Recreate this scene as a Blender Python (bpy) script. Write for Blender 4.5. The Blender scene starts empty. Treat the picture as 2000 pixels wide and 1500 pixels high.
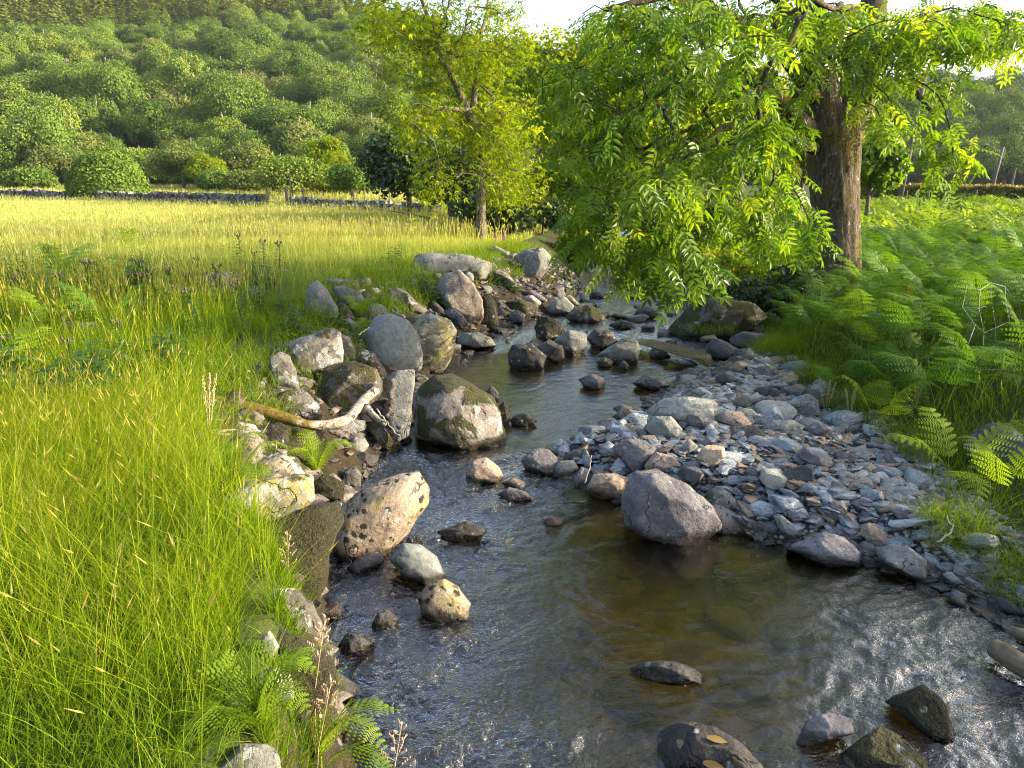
import bpy, bmesh, math, random
import numpy as np
from mathutils import Vector, Matrix
rng = np.random.default_rng(11)
random.seed(5)
SC = bpy.context.scene
COL = SC.collection
# ------------------------------------------------------------------ camera
CAM_Z = 2.6; PITCH = math.radians(15.4); F = 1455.0
cam = bpy.data.cameras.new("camera"); cam_o = bpy.data.objects.new("camera", cam); COL.objects.link(cam_o)
cam.sensor_width = 36; cam.lens = 36 * F / 2000; cam.clip_end = 3000; cam.clip_start = 0.05
cam_o.location = (0, 0, CAM_Z); cam_o.rotation_euler = (math.pi / 2 - PITCH, 0, 0)
SC.camera = cam_o
CP, SP = math.cos(PITCH), math.sin(PITCH)
RIGHT = np.array([1., 0, 0]); UP = np.array([0, SP, CP]); FWD = np.array([0, CP, -SP]); EYE = np.array([0, 0, CAM_Z])
def ray(px, py):
    return FWD + RIGHT * ((px - 1000) / F) - UP * ((py - 750) / F)
def at_t(px, py, t): return EYE + ray(px, py) * t
def at_y(px, py, Y):
    d = ray(px, py); return EYE + d * (Y / d[1])
def at_z(px, py, z):
    d = ray(px, py); return EYE + d * ((z - CAM_Z) / d[2])
# ------------------------------------------------------------------ noise
def _h(ix, iy, iz, s):
    n = (ix * 374761393 + iy * 668265263 + iz * 2147483647 + s * 1274126177) & 0xFFFFFFFF
    n = ((n ^ (n >> 13)) * 1274126177) & 0xFFFFFFFF
    return ((n ^ (n >> 16)) & 0xFFFF) / 65535.0
def vnoise(p, s=0):
    p = np.asarray(p, float); i = np.floor(p).astype(np.int64); f = p - i; f = f * f * f * (f * (f * 6 - 15) + 10)
    r = 0
    for dx in (0, 1):
        wx = f[:, 0] if dx else 1 - f[:, 0]
        for dy in (0, 1):
            wy = f[:, 1] if dy else 1 - f[:, 1]
            for dz in (0, 1):
                wz = f[:, 2] if dz else 1 - f[:, 2]
                r = r + wx * wy * wz * _h(i[:, 0] + dx, i[:, 1] + dy, i[:, 2] + dz, s)
    return r * 2 - 1
def fbm(p, oct=4, s=0):
    p = np.asarray(p, float); a, r = 1.0, 0
    for k in range(oct):
        r = r + a * vnoise(p, s + k * 17); p = p * 2.03 + 7.3; a *= .5
    return r / 1.9
def n2(x, y, sc=1.0, oct=3, s=0):
    x = np.asarray(x, float); y = np.asarray(y, float)
    return fbm(np.stack([x.ravel() * sc, y.ravel() * sc, np.full(x.size, .37 + s)], 1), oct, s).reshape(x.shape)
def sstep(a, b, x):
    t = np.clip((x - a) / (b - a), 0, 1); return t * t * (3 - 2 * t)
# ------------------------------------------------------------------ objects
def mesh_np(name, V, Fq, mat, parent=None, smooth=True, attrs=None, loc=None, sharp=None):
    """V (n,3); Fq (m,k) one face size, or list of such arrays; attrs {name: per-vertex float}"""
    me = bpy.data.meshes.new(name); V = np.ascontiguousarray(V, np.float32)
    if loc is not None: V = V - np.asarray(loc, np.float32)
    Fs = Fq if isinstance(Fq, list) else [Fq]
    me.vertices.add(len(V)); me.vertices.foreach_set('co', V.ravel())
    loops = np.concatenate([f.ravel() for f in Fs]).astype(np.int32)
    tot = np.concatenate([np.full(len(f), f.shape[1], np.int32) for f in Fs])
    st = np.concatenate([[0], np.cumsum(tot)[:-1]]).astype(np.int32)
    me.loops.add(len(loops)); me.loops.foreach_set('vertex_index', loops)
    me.polygons.add(len(tot)); me.polygons.foreach_set('loop_start', st); me.polygons.foreach_set('loop_total', tot)
    me.polygons.foreach_set('use_smooth', np.full(len(tot), smooth))
    for k, a in (attrs or {}).items():
        at = me.attributes.new(k, 'FLOAT', 'POINT'); at.data.foreach_set('value', np.ascontiguousarray(a, np.float32))
    me.update(calc_edges=True)
    if sharp: me.set_sharp_from_angle(angle=math.radians(sharp))
    o = bpy.data.objects.new(name, me); COL.objects.link(o)
    for m in (mat if isinstance(mat, (list, tuple)) else [mat]):
        if m: me.materials.append(m)
    if loc is not None: o.location = [float(c) for c in loc]
    if parent is not None: o.parent = parent
    return o
def tag(o, label=None, cat=None, group=None, kind=None):
    if label: o['label'] = label
    if cat: o['category'] = cat
    if group: o['group'] = group
    if kind: o['kind'] = kind
    return o
def empty(name, loc):
    o = bpy.data.objects.new(name, None); COL.objects.link(o); o.location = [float(c) for c in loc]; o.empty_display_size = .1
    return o
def copy_tree(o, parent=None):
    c = o.copy(); COL.objects.link(c)
    if parent is not None: c.parent = parent
    for ch in list(o.children): copy_tree(ch, c)
    return c
def tube(pts, rad, n=8, cap=True, v0=0):
    """tapered tube along pts -> V, F(quads)"""
    P = np.asarray(pts, float); R = np.asarray(rad, float); m = len(P)
    T = np.gradient(P, axis=0); T /= np.linalg.norm(T, axis=1)[:, None] + 1e-9
    ref = np.array([0, 0, 1.]) if abs(T[0, 2]) < .9 else np.array([1., 0, 0])
    A = np.zeros_like(P); a = ref
    for i in range(m):
        a = a - T[i] * a.dot(T[i]); a /= np.linalg.norm(a) + 1e-9; A[i] = a
    B = np.cross(T, A); th = np.arange(n) * 2 * math.pi / n
    V = (P[:, None] + R[:, None, None] * (np.cos(th)[None, :, None] * A[:, None] + np.sin(th)[None, :, None] * B[:, None])).reshape(-1, 3)
    i = np.arange(m - 1)[:, None] * n; j = np.arange(n)[None]; k = (j + 1) % n
    Fq = np.stack([i + j, i + k, i + n + k, i + n + j], -1).reshape(-1, 4)
    if cap:
        V = np.vstack([V, P[:1], P[-1:]]); c0, c1 = len(V) - 2, len(V) - 1
        jj = np.arange(n); kk = (jj + 1) % n
        Fq = np.vstack([Fq, np.stack([np.full(n, c0), kk, jj, jj], 1)[:, [0, 1, 2, 2]], np.stack([np.full(n, c1), (m - 1) * n + jj, (m - 1) * n + kk, (m - 1) * n + kk], 1)])
        # degenerate quads -> tris
        return V, Fq[:-2 * n] + v0, np.vstack([Fq[-2 * n:-n, [0, 1, 2]], Fq[-n:, [0, 1, 2]]]) + v0
    return V, Fq + v0, np.zeros((0, 3), int)
class MB:
    def __init__(s): s.V = []; s.Q = []; s.T = []; s.n = 0; s.A = []
    def add(s, V, Q=None, T=None, a=0.5):
        s.V.append(np.asarray(V, float))
        if Q is not None and len(Q): s.Q.append(np.asarray(Q) + s.n)
        if T is not None and len(T): s.T.append(np.asarray(T) + s.n)
        s.A.append(np.full(len(V), a) if np.isscalar(a) else np.asarray(a)); s.n += len(V)
    def tube(s, pts, rad, n=8, a=.5):
        if np.isscalar(rad): rad = np.full(len(pts), rad)
        V, Q, T = tube(pts, rad, n); s.add(V, Q, T, a)
    def box(s, c, size, rot=None, a=.5):
        V = np.array([[x, y, z] for x in (-.5, .5) for y in (-.5, .5) for z in (-.5, .5)]) * size
        if rot is not None: V = V @ np.asarray(rot).T
        s.add(V + c, [[0, 1, 3, 2], [4, 6, 7, 5], [0, 4, 5, 1], [2, 3, 7, 6], [0, 2, 6, 4], [1, 5, 7, 3]], None, a)
    def build(s, name, mat, parent=None, loc=None, smooth=True, sharp=None, attr='tint'):
        Fs = []
        if s.Q: Fs.append(np.vstack(s.Q))
        if s.T: Fs.append(np.vstack(s.T))
        V = np.vstack(s.V)
        if parent is not None and loc is None: V = V - np.array(parent.location)
        return mesh_np(name, V, Fs, mat, parent, smooth, {attr: np.concatenate(s.A)}, loc, sharp)
def stamp(tV, tF, pos, X, Y, Z, sc, tA=None, var=None):
    """copies of a template at pos with axes X,Y,Z (m,3) and scale (m,) or (m,3)"""
    m, n = len(pos), len(tV); sc = np.asarray(sc, float)
    if sc.ndim == 1: sc = np.repeat(sc[:, None], 3, 1)
    L = tV[None] * sc[:, None]
    V = pos[:, None] + L[..., :1] * X[:, None] + L[..., 1:2] * Y[:, None] + L[..., 2:] * Z[:, None]
    Fq = (tF[None] + (np.arange(m) * n)[:, None, None]).reshape(-1, tF.shape[1])
    a = np.repeat(var, n) if var is not None else np.full(m * n, .5)
    if tA is not None: a = np.clip(a + np.tile(tA, m), 0, 1)
    return V.reshape(-1, 3), Fq, a
def frames(D, N):
    """X along D, Z close to N"""
    X = D / (np.linalg.norm(D, axis=1)[:, None] + 1e-9); Y = np.cross(N, X); Y /= np.linalg.norm(Y, axis=1)[:, None] + 1e-9
    return X, Y, np.cross(X, Y)
def rdir(m, g=rng):
    v = g.normal(size=(m, 3)); return v / np.linalg.norm(v, axis=1)[:, None]
# ------------------------------------------------------------------ materials
class NT:
    def __init__(s, name):
        s.m = bpy.data.materials.new(name); s.m.use_nodes = True; s.t = s.m.node_tree; s.t.nodes.clear()
        s.out = s.n('ShaderNodeOutputMaterial')
    def n(s, typ, **kw):
        nd = s.t.nodes.new(typ)
        for k, v in kw.items():
            if k.startswith('i_'): nd.inputs[k[2:].replace('_', ' ')].default_value = v
            else: setattr(nd, k, v)
        return nd
    def link(s, a, b): s.t.links.new(a, b)
    def setin(s, nd, key, v):
        if hasattr(v, 'is_output') or isinstance(v, bpy.types.NodeSocket): s.link(v, nd.inputs[key])
        else: nd.inputs[key].default_value = v
    def noise(s, vec, scale, detail=5, rough=.55, dist=0.0):
        nd = s.n('ShaderNodeTexNoise'); nd.inputs['Scale'].default_value = scale; nd.inputs['Detail'].default_value = detail
        nd.inputs['Roughness'].default_value = rough; nd.inputs['Distortion'].default_value = dist
        if vec is not None: s.link(vec, nd.inputs['Vector'])
        return nd.outputs['Fac']
    def ramp(s, fac, stops, interp='LINEAR'):
        nd = s.n('ShaderNodeValToRGB'); cr = nd.color_ramp; cr.interpolation = interp
        while len(cr.elements) < len(stops): cr.elements.new(.5)
        for e, (p, c) in zip(cr.elements, stops):
            e.position = p; e.color = (*c, 1) if len(c) == 3 else c
        s.link(fac, nd.inputs['Fac']); return nd.outputs['Color']
    def step(s, fac, a, b):
        nd = s.n('ShaderNodeMapRange', interpolation_type='SMOOTHSTEP'); nd.inputs['From Min'].default_value = a; nd.inputs['From Max'].default_value = b
        s.link(fac, nd.inputs['Value']); return nd.outputs['Result']
    def math(s, op, a, b=0.0):
        nd = s.n('ShaderNodeMath', operation=op); s.setin(nd, 0, a); s.setin(nd, 1, b); return nd.outputs[0]
    def mix(s, fac, a, b, typ='MIX'):
        nd = s.n('ShaderNodeMix', data_type='RGBA', blend_type=typ); s.setin(nd, 0, fac)
        s.setin(nd, 6, a if not isinstance(a, tuple) else (*a, 1)); s.setin(nd, 7, b if not isinstance(b, tuple) else (*b, 1)); return nd.outputs[2]
    def bump(s, h, strength=.5, dist=.02, normal=None):
        nd = s.n('ShaderNodeBump'); nd.inputs['Strength'].default_value = strength; nd.inputs['Distance'].default_value = dist; s.link(h, nd.inputs['Height'])
        if normal is not None: s.link(normal, nd.inputs['Normal'])
        return nd.outputs['Normal']
    def pbsdf(s, col, rough=.8, spec=.3, normal=None):
        nd = s.n('ShaderNodeBsdfPrincipled'); s.setin(nd, 'Base Color', col if not isinstance(col, tuple) else (*col, 1)); s.setin(nd, 'Roughness', rough)
        nd.inputs['Specular IOR Level'].default_value = spec
        if normal is not None: s.link(normal, nd.inputs['Normal'])
        return nd.outputs[0]
    def done(s, sh): s.link(sh, s.out.inputs['Surface']); return s.m
    def objvec(s):
        tc = s.n('ShaderNodeTexCoord'); oi = s.n('ShaderNodeObjectInfo'); v = s.n('ShaderNodeVectorMath', operation='MULTIPLY_ADD')
        s.link(oi.outputs['Random'], v.inputs[0]); v.inputs[1].default_value = (37, 53, 71); s.link(tc.outputs['Object'], v.inputs[2])
        return v.outputs[0], oi.outputs['Random']
def leaf_mat(name, stops, transl=.45, rough=.45, rnd=.25, spec=.35, tcol=(1.35, 1.25, .35)):
    t = NT(name); at = t.n('ShaderNodeAttribute', attribute_name='tint'); oi = t.n('ShaderNodeObjectInfo')
    f = t.math('ADD', at.outputs['Fac'], t.math('MULTIPLY', t.math('SUBTRACT', oi.outputs['Random'], .5), rnd))
    col = t.ramp(f, stops)
    p = t.pbsdf(col, rough, spec)
    tr = t.n('ShaderNodeBsdfTranslucent'); tm = t.mix(1.0, col, tcol, 'MULTIPLY'); t.link(tm, tr.inputs['Color'])
    mx = t.n('ShaderNodeMixShader'); mx.inputs[0].default_value = transl; t.link(p, mx.inputs[1]); t.link(tr.outputs[0], mx.inputs[2])
    return t.done(mx.outputs[0])
def rock_mat(name, c1, c2, c3, scale=3.0, lichen=0.0, dark=0.0, moss=0.0, yellow=0.0, strata=0.0, dots=0.0, wet=True, bump=.6, moss_col=(.055, .05, .012), rndv=.5, lich_col=(.31, .305, .28)):
    t = NT(name); v, rnd = t.objvec(); geo = t.n('ShaderNodeNewGeometry')
    sx = t.n('ShaderNodeSeparateXYZ'); t.link(geo.outputs['Position'], sx.inputs[0]); zz = sx.outputs['Z']
    nx = t.n('ShaderNodeSeparateXYZ'); t.link(geo.outputs['Normal'], nx.inputs[0]); nz = nx.outputs['Z']
    base = t.noise(v, scale, 8, .62, .4)
    if strata:
        mp = t.n('ShaderNodeMapping'); t.link(v, mp.inputs[0]); mp.inputs['Rotation'].default_value = (.5, .35, .2); mp.inputs['Scale'].default_value = (1.2, 2, 13)
        st = t.noise(mp.outputs[0], 2.2, 6, .6, .8); base2 = t.math('ADD', t.math('MULTIPLY', base, 1 - strata), t.math('MULTIPLY', st, strata))
    else: base2 = base
    col = t.ramp(base2, [(.3, c1), (.5, c2), (.68, c3)])
    fine = t.noise(v, scale * 14, 5, .7)
    col = t.mix(.9, col, t.ramp(fine, [(.25, (.45, .45, .45)), (.5, (.95, .95, .95)), (.75, (1.5, 1.5, 1.5))]), 'MULTIPLY')
    hv = t.math('ADD', 1 - rndv / 2, t.math('MULTIPLY', rnd, rndv)); cc = t.n('ShaderNodeCombineColor'); [t.link(hv, cc.inputs[i]) for i in range(3)]
    col = t.mix(1.0, col, cc.outputs[0], 'MULTIPLY')
    h = t.math('ADD', t.math('MULTIPLY', base2, 1.0), t.math('MULTIPLY', fine, .35))
    if yellow:
        f = t.step(t.noise(v, 4.2, 6, .6), .62 - yellow * .35, .72 - yellow * .35); col = t.mix(t.math('MULTIPLY', f, .75), col, (.26, .215, .07))
    if lichen:
        f = t.step(t.noise(v, 5.5, 7, .62, .6), .66 - lichen * .3, .69 - lichen * .3)
        vo = t.n('ShaderNodeTexVoronoi'); t.link(v, vo.inputs['Vector']); vo.inputs['Scale'].default_value = 7
        spots = t.step(t.math('ADD', vo.outputs['Distance'], t.math('MULTIPLY', fine, .12)), .2 + .1 * lichen, .17 + .1 * lichen)
        f = t.math('MAXIMUM', f, t.math('MULTIPLY', spots, .75)); col = t.mix(t.math('MULTIPLY', f, .85), col, t.mix(1.0, lich_col, t.ramp(fine, [(.3, (.75, .75, .75)), (.7, (1.15, 1.15, 1.15))]), 'MULTIPLY'))
        h = t.math('ADD', h, t.math('MULTIPLY', f, .1))
    if dark:
        vd = t.n('ShaderNodeTexVoronoi'); t.link(v, vd.inputs['Vector']); vd.inputs['Scale'].default_value = 14; sd_ = t.math('ADD', vd.outputs['Distance'], t.math('MULTIPLY', t.math('SUBTRACT', t.noise(v, 22, 5, .78), .5), 1.5)); f = t.math('MAXIMUM', t.math('MULTIPLY', t.step(sd_, .02 + dots * .72, -.03 + dots * .72), t.step(t.noise(v, 3.4, 4, .6), .39, .45)), t.step(t.noise(v, 8, 6, .74, .6), .745 - dark * .3, .775 - dark * .3)); col = t.mix(f, col, (.016, .014, .01)); h = t.math('ADD', h, t.math('MULTIPLY', f, .4))
    mf = t.noise(v, 55, 3, .7)
    if moss:
        f = t.math('ADD', t.noise(v, 2.4, 7, .62, .5), t.math('MULTIPLY', nz, .1)); f = t.step(f, .73 - moss * .4, .78 - moss * .4)
        mc = t.ramp(mf, [(.3, tuple(c * .35 for c in moss_col)), (.55, moss_col), (.75, (moss_col[0] * 2.1, moss_col[1] * 2.1, moss_col[2] * 2))])
        col = t.mix(f, col, mc); h = t.math('ADD', h, t.math('MULTIPLY', t.math('MULTIPLY', mf, f), 1.2))
    ve = t.n('ShaderNodeTexVoronoi', feature='DISTANCE_TO_EDGE'); wv = t.n('ShaderNodeVectorMath', operation='MULTIPLY_ADD'); wn = t.n('ShaderNodeTexNoise'); t.link(v, wn.inputs['Vector']); wn.inputs['Scale'].default_value = 3.5; wn.inputs['Detail'].default_value = 4; t.link(wn.outputs['Color'], wv.inputs[0]); wv.inputs[1].default_value = (.55, .55, .55); t.link(v, wv.inputs[2]); t.link(wv.outputs[0], ve.inputs['Vector']); ve.inputs['Scale'].default_value = 2.1
    ck = t.math('MULTIPLY', t.step(ve.outputs['Distance'], .022, .0), t.step(t.noise(v, 1.7, 3), .48, .56)); col = t.mix(t.math('MULTIPLY', ck, .6), col, (.02, .018, .016)); h = t.math('SUBTRACT', h, t.math('MULTIPLY', ck, .5))
    rough = .85
    if wet:
        w = t.step(t.math('ADD', zz, t.math('MULTIPLY', base, -.12)), .045, -.02)
        col = t.mix(w, col, t.mix(1.0, col, (.3, .28, .24), 'MULTIPLY')); rough = t.math('SUBTRACT', .85, t.math('MULTIPLY', w, .62))
        deep = t.step(zz, -.02, -.09); col = t.mix(t.math('MULTIPLY', deep, .8), col, (.19, .135, .04))
    return t.done(t.pbsdf(col, rough, .35, t.bump(h, min(1, bump * 1.3), .05)))
def simple_mat(name, c1, c2, scale=8, rough=.8, bump=.3, spec=.3, stretch=None):
    t = NT(name); v, rnd = t.objvec()
    if stretch:
        mp = t.n('ShaderNodeMapping'); t.link(v, mp.inputs[0]); mp.inputs['Scale'].default_value = stretch; v = mp.outputs[0]
    f = t.noise(v, scale, 6, .6); return t.done(t.pbsdf(t.ramp(f, [(.3, c1), (.7, c2)]), rough, spec, t.bump(f, bump, .02)))
# ------------------------------------------------------------------ plan of the place
def itp(pts):
    a = np.array(pts, float); return lambda Y: np.interp(Y, a[:, 0], a[:, 1])
XL = itp([(-5, -.5), (0, -.6), (2.8, -.75), (4.07, -1.17), (5.1, -1.35), (6.7, -1.3), (8.3, -1.0), (9.5, -1.1), (10.9, -.9), (12.8, -.4), (15.5, 1.2), (17.7, 1.6), (20, 1.8), (30, 3), (45, 5), (80, 9), (120, 12)])
XB = itp([(-5, -.6), (2, -.8), (2.8, -1.0), (3.7, -1.5), (5, -2.3), (6.4, -3.0), (9.2, -2.9), (13.5, -2.8), (18, -.6), (21, .3), (30, 2), (45, 4.2), (80, 8), (120, 11)])
XW = itp([(-5, 2.7), (2.8, 3.0), (4.07, 2.95), (4.5, 2.77), (4.93, 2.1), (5.25, 1.58), (5.94, .66), (6.67, .1), (7.2, .55), (7.75, 1.23), (9.2, 1.96), (10.9, 3.4), (13, 4.1), (16, 3.4), (20, 3.6), (30, 5), (45, 7), (80, 11), (120, 14)])
XR = itp([(-5, 2.8), (2.8, 3.05), (4.1, 3.15), (6.7, 3.5), (10.3, 3.6), (12, 4.2), (13.5, 4.4), (16, 4.0), (20, 4.2), (30, 5.5), (45, 8), (80, 12), (120, 15)])
def hill(X, Y):
    r = np.hypot(X, Y); a = np.degrees(np.arctan2(X, Y))
    r0 = np.interp(a, [-180, -75, -60, -35, -20, -12, 0, 10, 20, 35, 60, 90, 180], [300, 220, 160, 150, 125, 112, 120, 150, 150, 160, 190, 240, 300])
    hm = np.interp(a, [-180, -75, -50, -35, -22, -12, -6, 0, 5, 12, 20, 27, 33, 45, 70, 90, 180], [60, 110, 140, 120, 92, 50, 38, 27, 16, 10, 12, 18, 17, 20, 20, 20, 20])
    z = np.clip(.31 * (r - r0) + 4 * n2(X, Y, .012, 3, 5), 0, None); return np.where(z < hm, z, hm + (z - hm) * .08)
def gz(X, Y):
    X = np.asarray(X, float); Y = np.asarray(Y, float)
    xl, xb, xw, xr = XL(Y), XB(Y), XW(Y), XR(Y)
    nz = n2(X, Y, .5, 3, 1); nf = n2(X, Y, 3.0, 2, 2)
    zf = .93 + .05 * nz + .02 * nf + .9 * sstep(60, 150, Y)
    t = np.clip((xl - X) / np.maximum(xl - xb, .05), 0, 1)
    zl = zf * (1 - (1 - t) ** 1.7) + .05 * nf * (1 - t)
    dpt = np.minimum(np.minimum(X - xl, xw - X), 1.2)
    zb = -np.minimum(.34 * np.maximum(dpt, 0) + .03, .36) + .05 * nf * sstep(0, .4, dpt)
    g = np.clip((X - xw) / np.maximum(xr - xw, .05), 0, 1); wid = np.maximum(xr - xw, .05)
    zg = .3 * sstep(0, .9, X - xw) * (1 - .3 * sstep(.6, 1, g)) + .03 * nf * sstep(0, .3, X - xw) - .01
    zr0 = .21 * sstep(0, .9, wid) + .03 * (wid < .3)
    zr = zr0 + (.72 - zr0) * sstep(0, 1.7, X - xr) + .06 * nz + .02 * nf + .012 * np.clip(X - xr - 2, 0, 40) + .4 * sstep(60, 150, Y)
    z = np.where(X < xl, zl, np.where(X < xw, zb, np.where(X < xr, zg, zr)))
    return z + hill(X, Y)
_g = np.array
def gz1(x, y): return float(gz(_g([x]), _g([y]))[0])
def hit(px, py, zmin=0.0):
    """where a pixel's ray first meets the ground or the water"""
    d = ray(px, py); t = np.concatenate([np.arange(1.5, 30, .02), np.geomspace(30, 600, 800)])
    P = EYE + d[None] * t[:, None]; z = np.maximum(gz(P[:, 0], P[:, 1]), zmin); k = np.argmax(P[:, 2] < z)
    if P[k, 2] >= z[k]: k = len(t) - 1
    return P[k], t[k]
xs = np.concatenate([-np.geomspace(600, 7, 70), np.arange(-6.9, 9, .085), np.geomspace(9, 600, 70)])
ys = np.concatenate([np.arange(-6, 1.5, .3), np.arange(1.5, 14, .085), np.geomspace(14, 60, 90), np.geomspace(61, 800, 70)])
GX, GY = np.meshgrid(xs, ys); GZ = gz(GX, GY)
nx_, ny_ = len(xs), len(ys)
ii = (np.arange(ny_ - 1)[:, None] * nx_ + np.arange(nx_ - 1)[None]).ravel()
FQ = np.stack([ii, ii + 1, ii + nx_ + 1, ii + nx_], 1)
XLg, XBg, XWg, XRg = XL(GY), XB(GY), XW(GY), XR(GY)
bed = sstep(.08, .45, GX - XLg) * sstep(.0, .15, XWg - GX)
grav = sstep(-.15, .05, GX - XWg) * (1 - sstep(0.0, .35, GX - XRg + .15 * n2(GX, GY, 2, 2, 8)))
earth = ((GX <= XLg) * (1 - sstep(.55, .9, np.clip((XLg - GX) / np.maximum(XLg - XBg, .05), 0, 1) + .15 * n2(GX, GY, 1.5, 2, 9))))
earth = np.maximum(earth, ((GX > XLg) & (GX < XWg)) * (1 - sstep(.2, .6, GX - XLg)))
straw = sstep(9, 20, GY) * (GX < XBg) * (1 - sstep(1, 6, hill(GX, GY)))
def ground_mat():
    t = NT('meadow_ground'); tc = t.n('ShaderNodeTexCoord'); v = tc.outputs['Object']
    A = lambda k: t.n('ShaderNodeAttribute', attribute_name=k).outputs['Fac']
    n1 = t.noise(v, .6, 6); n2_ = t.noise(v, 14, 6, .7); n3 = t.noise(v, 60, 4, .7)
    grass = t.ramp(n1, [(.3, (.025, .04, .01)), (.6, (.05, .065, .016)), (.8, (.08, .08, .025))])
    strawc = t.ramp(t.noise(v, .25, 6), [(.3, (.2, .19, .035)), (.6, (.3, .28, .05)), (.8, (.34, .3, .08))])
    c = t.mix(A('straw'), grass, strawc)
    soil = t.ramp(n2_, [(.3, (.012, .01, .006)), (.6, (.038, .03, .018)), (.8, (.07, .06, .032))])
    c = t.mix(A('earth'), c, soil)
    vo = t.n('ShaderNodeTexVoronoi'); t.link(v, vo.inputs['Vector']); vo.inputs['Scale'].default_value = 26
    peb = t.ramp(vo.outputs['Color'], [(.2, (.08, .08, .085)), (.5, (.2, .2, .21)), (.8, (.3, .27, .24))])
    peb = t.mix(t.step(vo.outputs['Distance'], .25, .6), peb, (.03, .027, .024))
    c = t.mix(A('grav'), c, peb)
    vb = t.n('ShaderNodeTexVoronoi'); t.link(v, vb.inputs['Vector']); vb.inputs['Scale'].default_value = 7
    bedc = t.ramp(n2_, [(.25, (.08, .057, .018)), (.5, (.19, .125, .035)), (.62, (.14, .14, .035)), (.8, (.3, .2, .065))])
    bedc = t.mix(.6, bedc, t.ramp(vb.outputs['Color'], [(.2, (.4, .4, .4)), (.8, (1.5, 1.4, 1.2))]), 'MULTIPLY')
    c = t.mix(A('bed'), c, bedc)
    h = t.math('ADD', n2_, t.math('MULTIPLY', n3, .4)); h = t.math('SUBTRACT', h, t.math('MULTIPLY', t.math('MULTIPLY', vo.outputs['Distance'], A('grav')), .8))
    return t.done(t.pbsdf(c, .95, .1, t.bump(h, .7, .03)))
go = mesh_np('ground', np.stack([GX.ravel(), GY.ravel(), GZ.ravel()], 1), FQ, ground_mat(), attrs=dict(bed=bed.ravel(), grav=grav.ravel(), earth=earth.ravel(), straw=straw.ravel()))
tag(go, 'meadow, earth banks and stream bed rising into hills', 'ground', kind='structure')
# ------------------------------------------------------------------ water
def water_h(X, Y):
    """real ripples: calm pools, broken water in the riffles"""
    wob = .45 * fbm(np.stack([X * 1.3, Y * 1.1, np.full(len(X), 4.2)], 1), 3, 11)
    left = (1 - sstep(-.55, .75, X + wob - .12 * np.maximum(0, 4.2 - Y) - .5 * sstep(5.4, 6.3, Y))) * sstep(7.3, 6.6, Y)
    right = sstep(1.0, 2.2, X + wob + .35 * (3.4 - Y)) * sstep(4.7, 4.0, Y)
    fast = np.maximum.reduce([left, .7 * right, .5 * sstep(3.3, 2.8, Y), .7 * sstep(10.9, 11.6, Y), .12 * sstep(6.6, 7.6, Y)])
    def nn(fx, fy, s, rot=0.0):
        c, sn = math.cos(rot), math.sin(rot); x = X * c + Y * sn; y = -X * sn + Y * c
        w = .25 * vnoise(np.stack([x * 2.1, y * 2.1, np.zeros_like(x)], 1), s + 3)
        return vnoise(np.stack([(x + w) * fx, (y + w) * fy, np.full(len(x), s * 1.7)], 1), s)
    h = .016 * nn(2.6, 3.2, 3, .4) + .022 * nn(6, 10, 4, .3) + .015 * nn(13, 22, 5, -.3) + .007 * nn(27, 38, 6, .5)
    calm = .003 * nn(4, 9, 7, .25) + .002 * nn(14, 26, 8, -.2) + .0009 * nn(36, 50, 9, 0)
    return fast * h + calm * (.55 + .45 * sstep(7, 4.5, Y)), fast
wy = np.concatenate([np.arange(1.8, 7.6, .0125), np.arange(7.6, 13, .03), np.geomspace(13, 60, 140)])
wx = np.arange(-2.2, 5.2, .0135)
WX, WY = np.meshgrid(wx, wy)
WX = WX + np.where(WY > 13, (XL(WY) + XW(WY)) / 2 - 1.6, 0) * sstep(13, 16, WY)
wh, wf = water_h(WX.ravel(), WY.ravel())
keep = ((WX > XL(WY) - .55) & (WX < XW(WY) + .45))
wnx = len(wx); ii = (np.arange(len(wy) - 1)[:, None] * wnx + np.arange(wnx - 1)[None])
kf = keep[:-1, :-1] & keep[1:, 1:] & keep[:-1, 1:] & keep[1:, :-1]
ii = ii[kf]; WF = np.stack([ii, ii + 1, ii + wnx + 1, ii + wnx], 1)
used = np.unique(WF); remap = np.zeros(WX.size, np.int64); remap[used] = np.arange(len(used))
def water_mat():
    t = NT('stream_water'); tc = t.n('ShaderNodeTexCoord'); v = tc.outputs['Object']
    mp = t.n('ShaderNodeMapping'); t.link(v, mp.inputs[0]); mp.inputs['Scale'].default_value = (1.3, 2.2, 1)
    fa = t.n('ShaderNodeAttribute', attribute_name='fast').outputs['Fac']
    b1 = t.noise(mp.outputs[0], 26, 3, .6, .5)
    nrm = t.bump(t.math('MULTIPLY', b1, t.math('ADD', .12, fa)), .8, .018)
    fr = t.n('ShaderNodeFresnel'); fr.inputs['IOR'].default_value = 1.4; t.link(nrm, fr.inputs['Normal'])
    gl = t.n('ShaderNodeBsdfGlossy'); gl.inputs['Roughness'].default_value = .03; t.link(nrm, gl.inputs['Normal']); gl.inputs['Color'].default_value = (1, 1, 1, 1)
    tr = t.n('ShaderNodeBsdfTransparent'); t.link(t.mix(fa, (.92, .81, .5), (.45, .39, .26)), tr.inputs['Color'])
    mx = t.n('ShaderNodeMixShader'); t.link(t.math('MINIMUM', t.math('MULTIPLY', fr.outputs[0], t.math('ADD', 1.25, t.math('MULTIPLY', fa, 1.6))), 1.0), mx.inputs[0]); t.link(tr.outputs[0], mx.inputs[1]); t.link(gl.outputs[0], mx.inputs[2])
    return t.done(mx.outputs[0])
wo = mesh_np('water', np.stack([WX.ravel(), WY.ravel(), wh], 1)[used], remap[WF], water_mat(), attrs=dict(fast=wf[used]))
tag(wo, 'clear brown stream running between boulders and gravel', 'stream', kind='structure')
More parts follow.
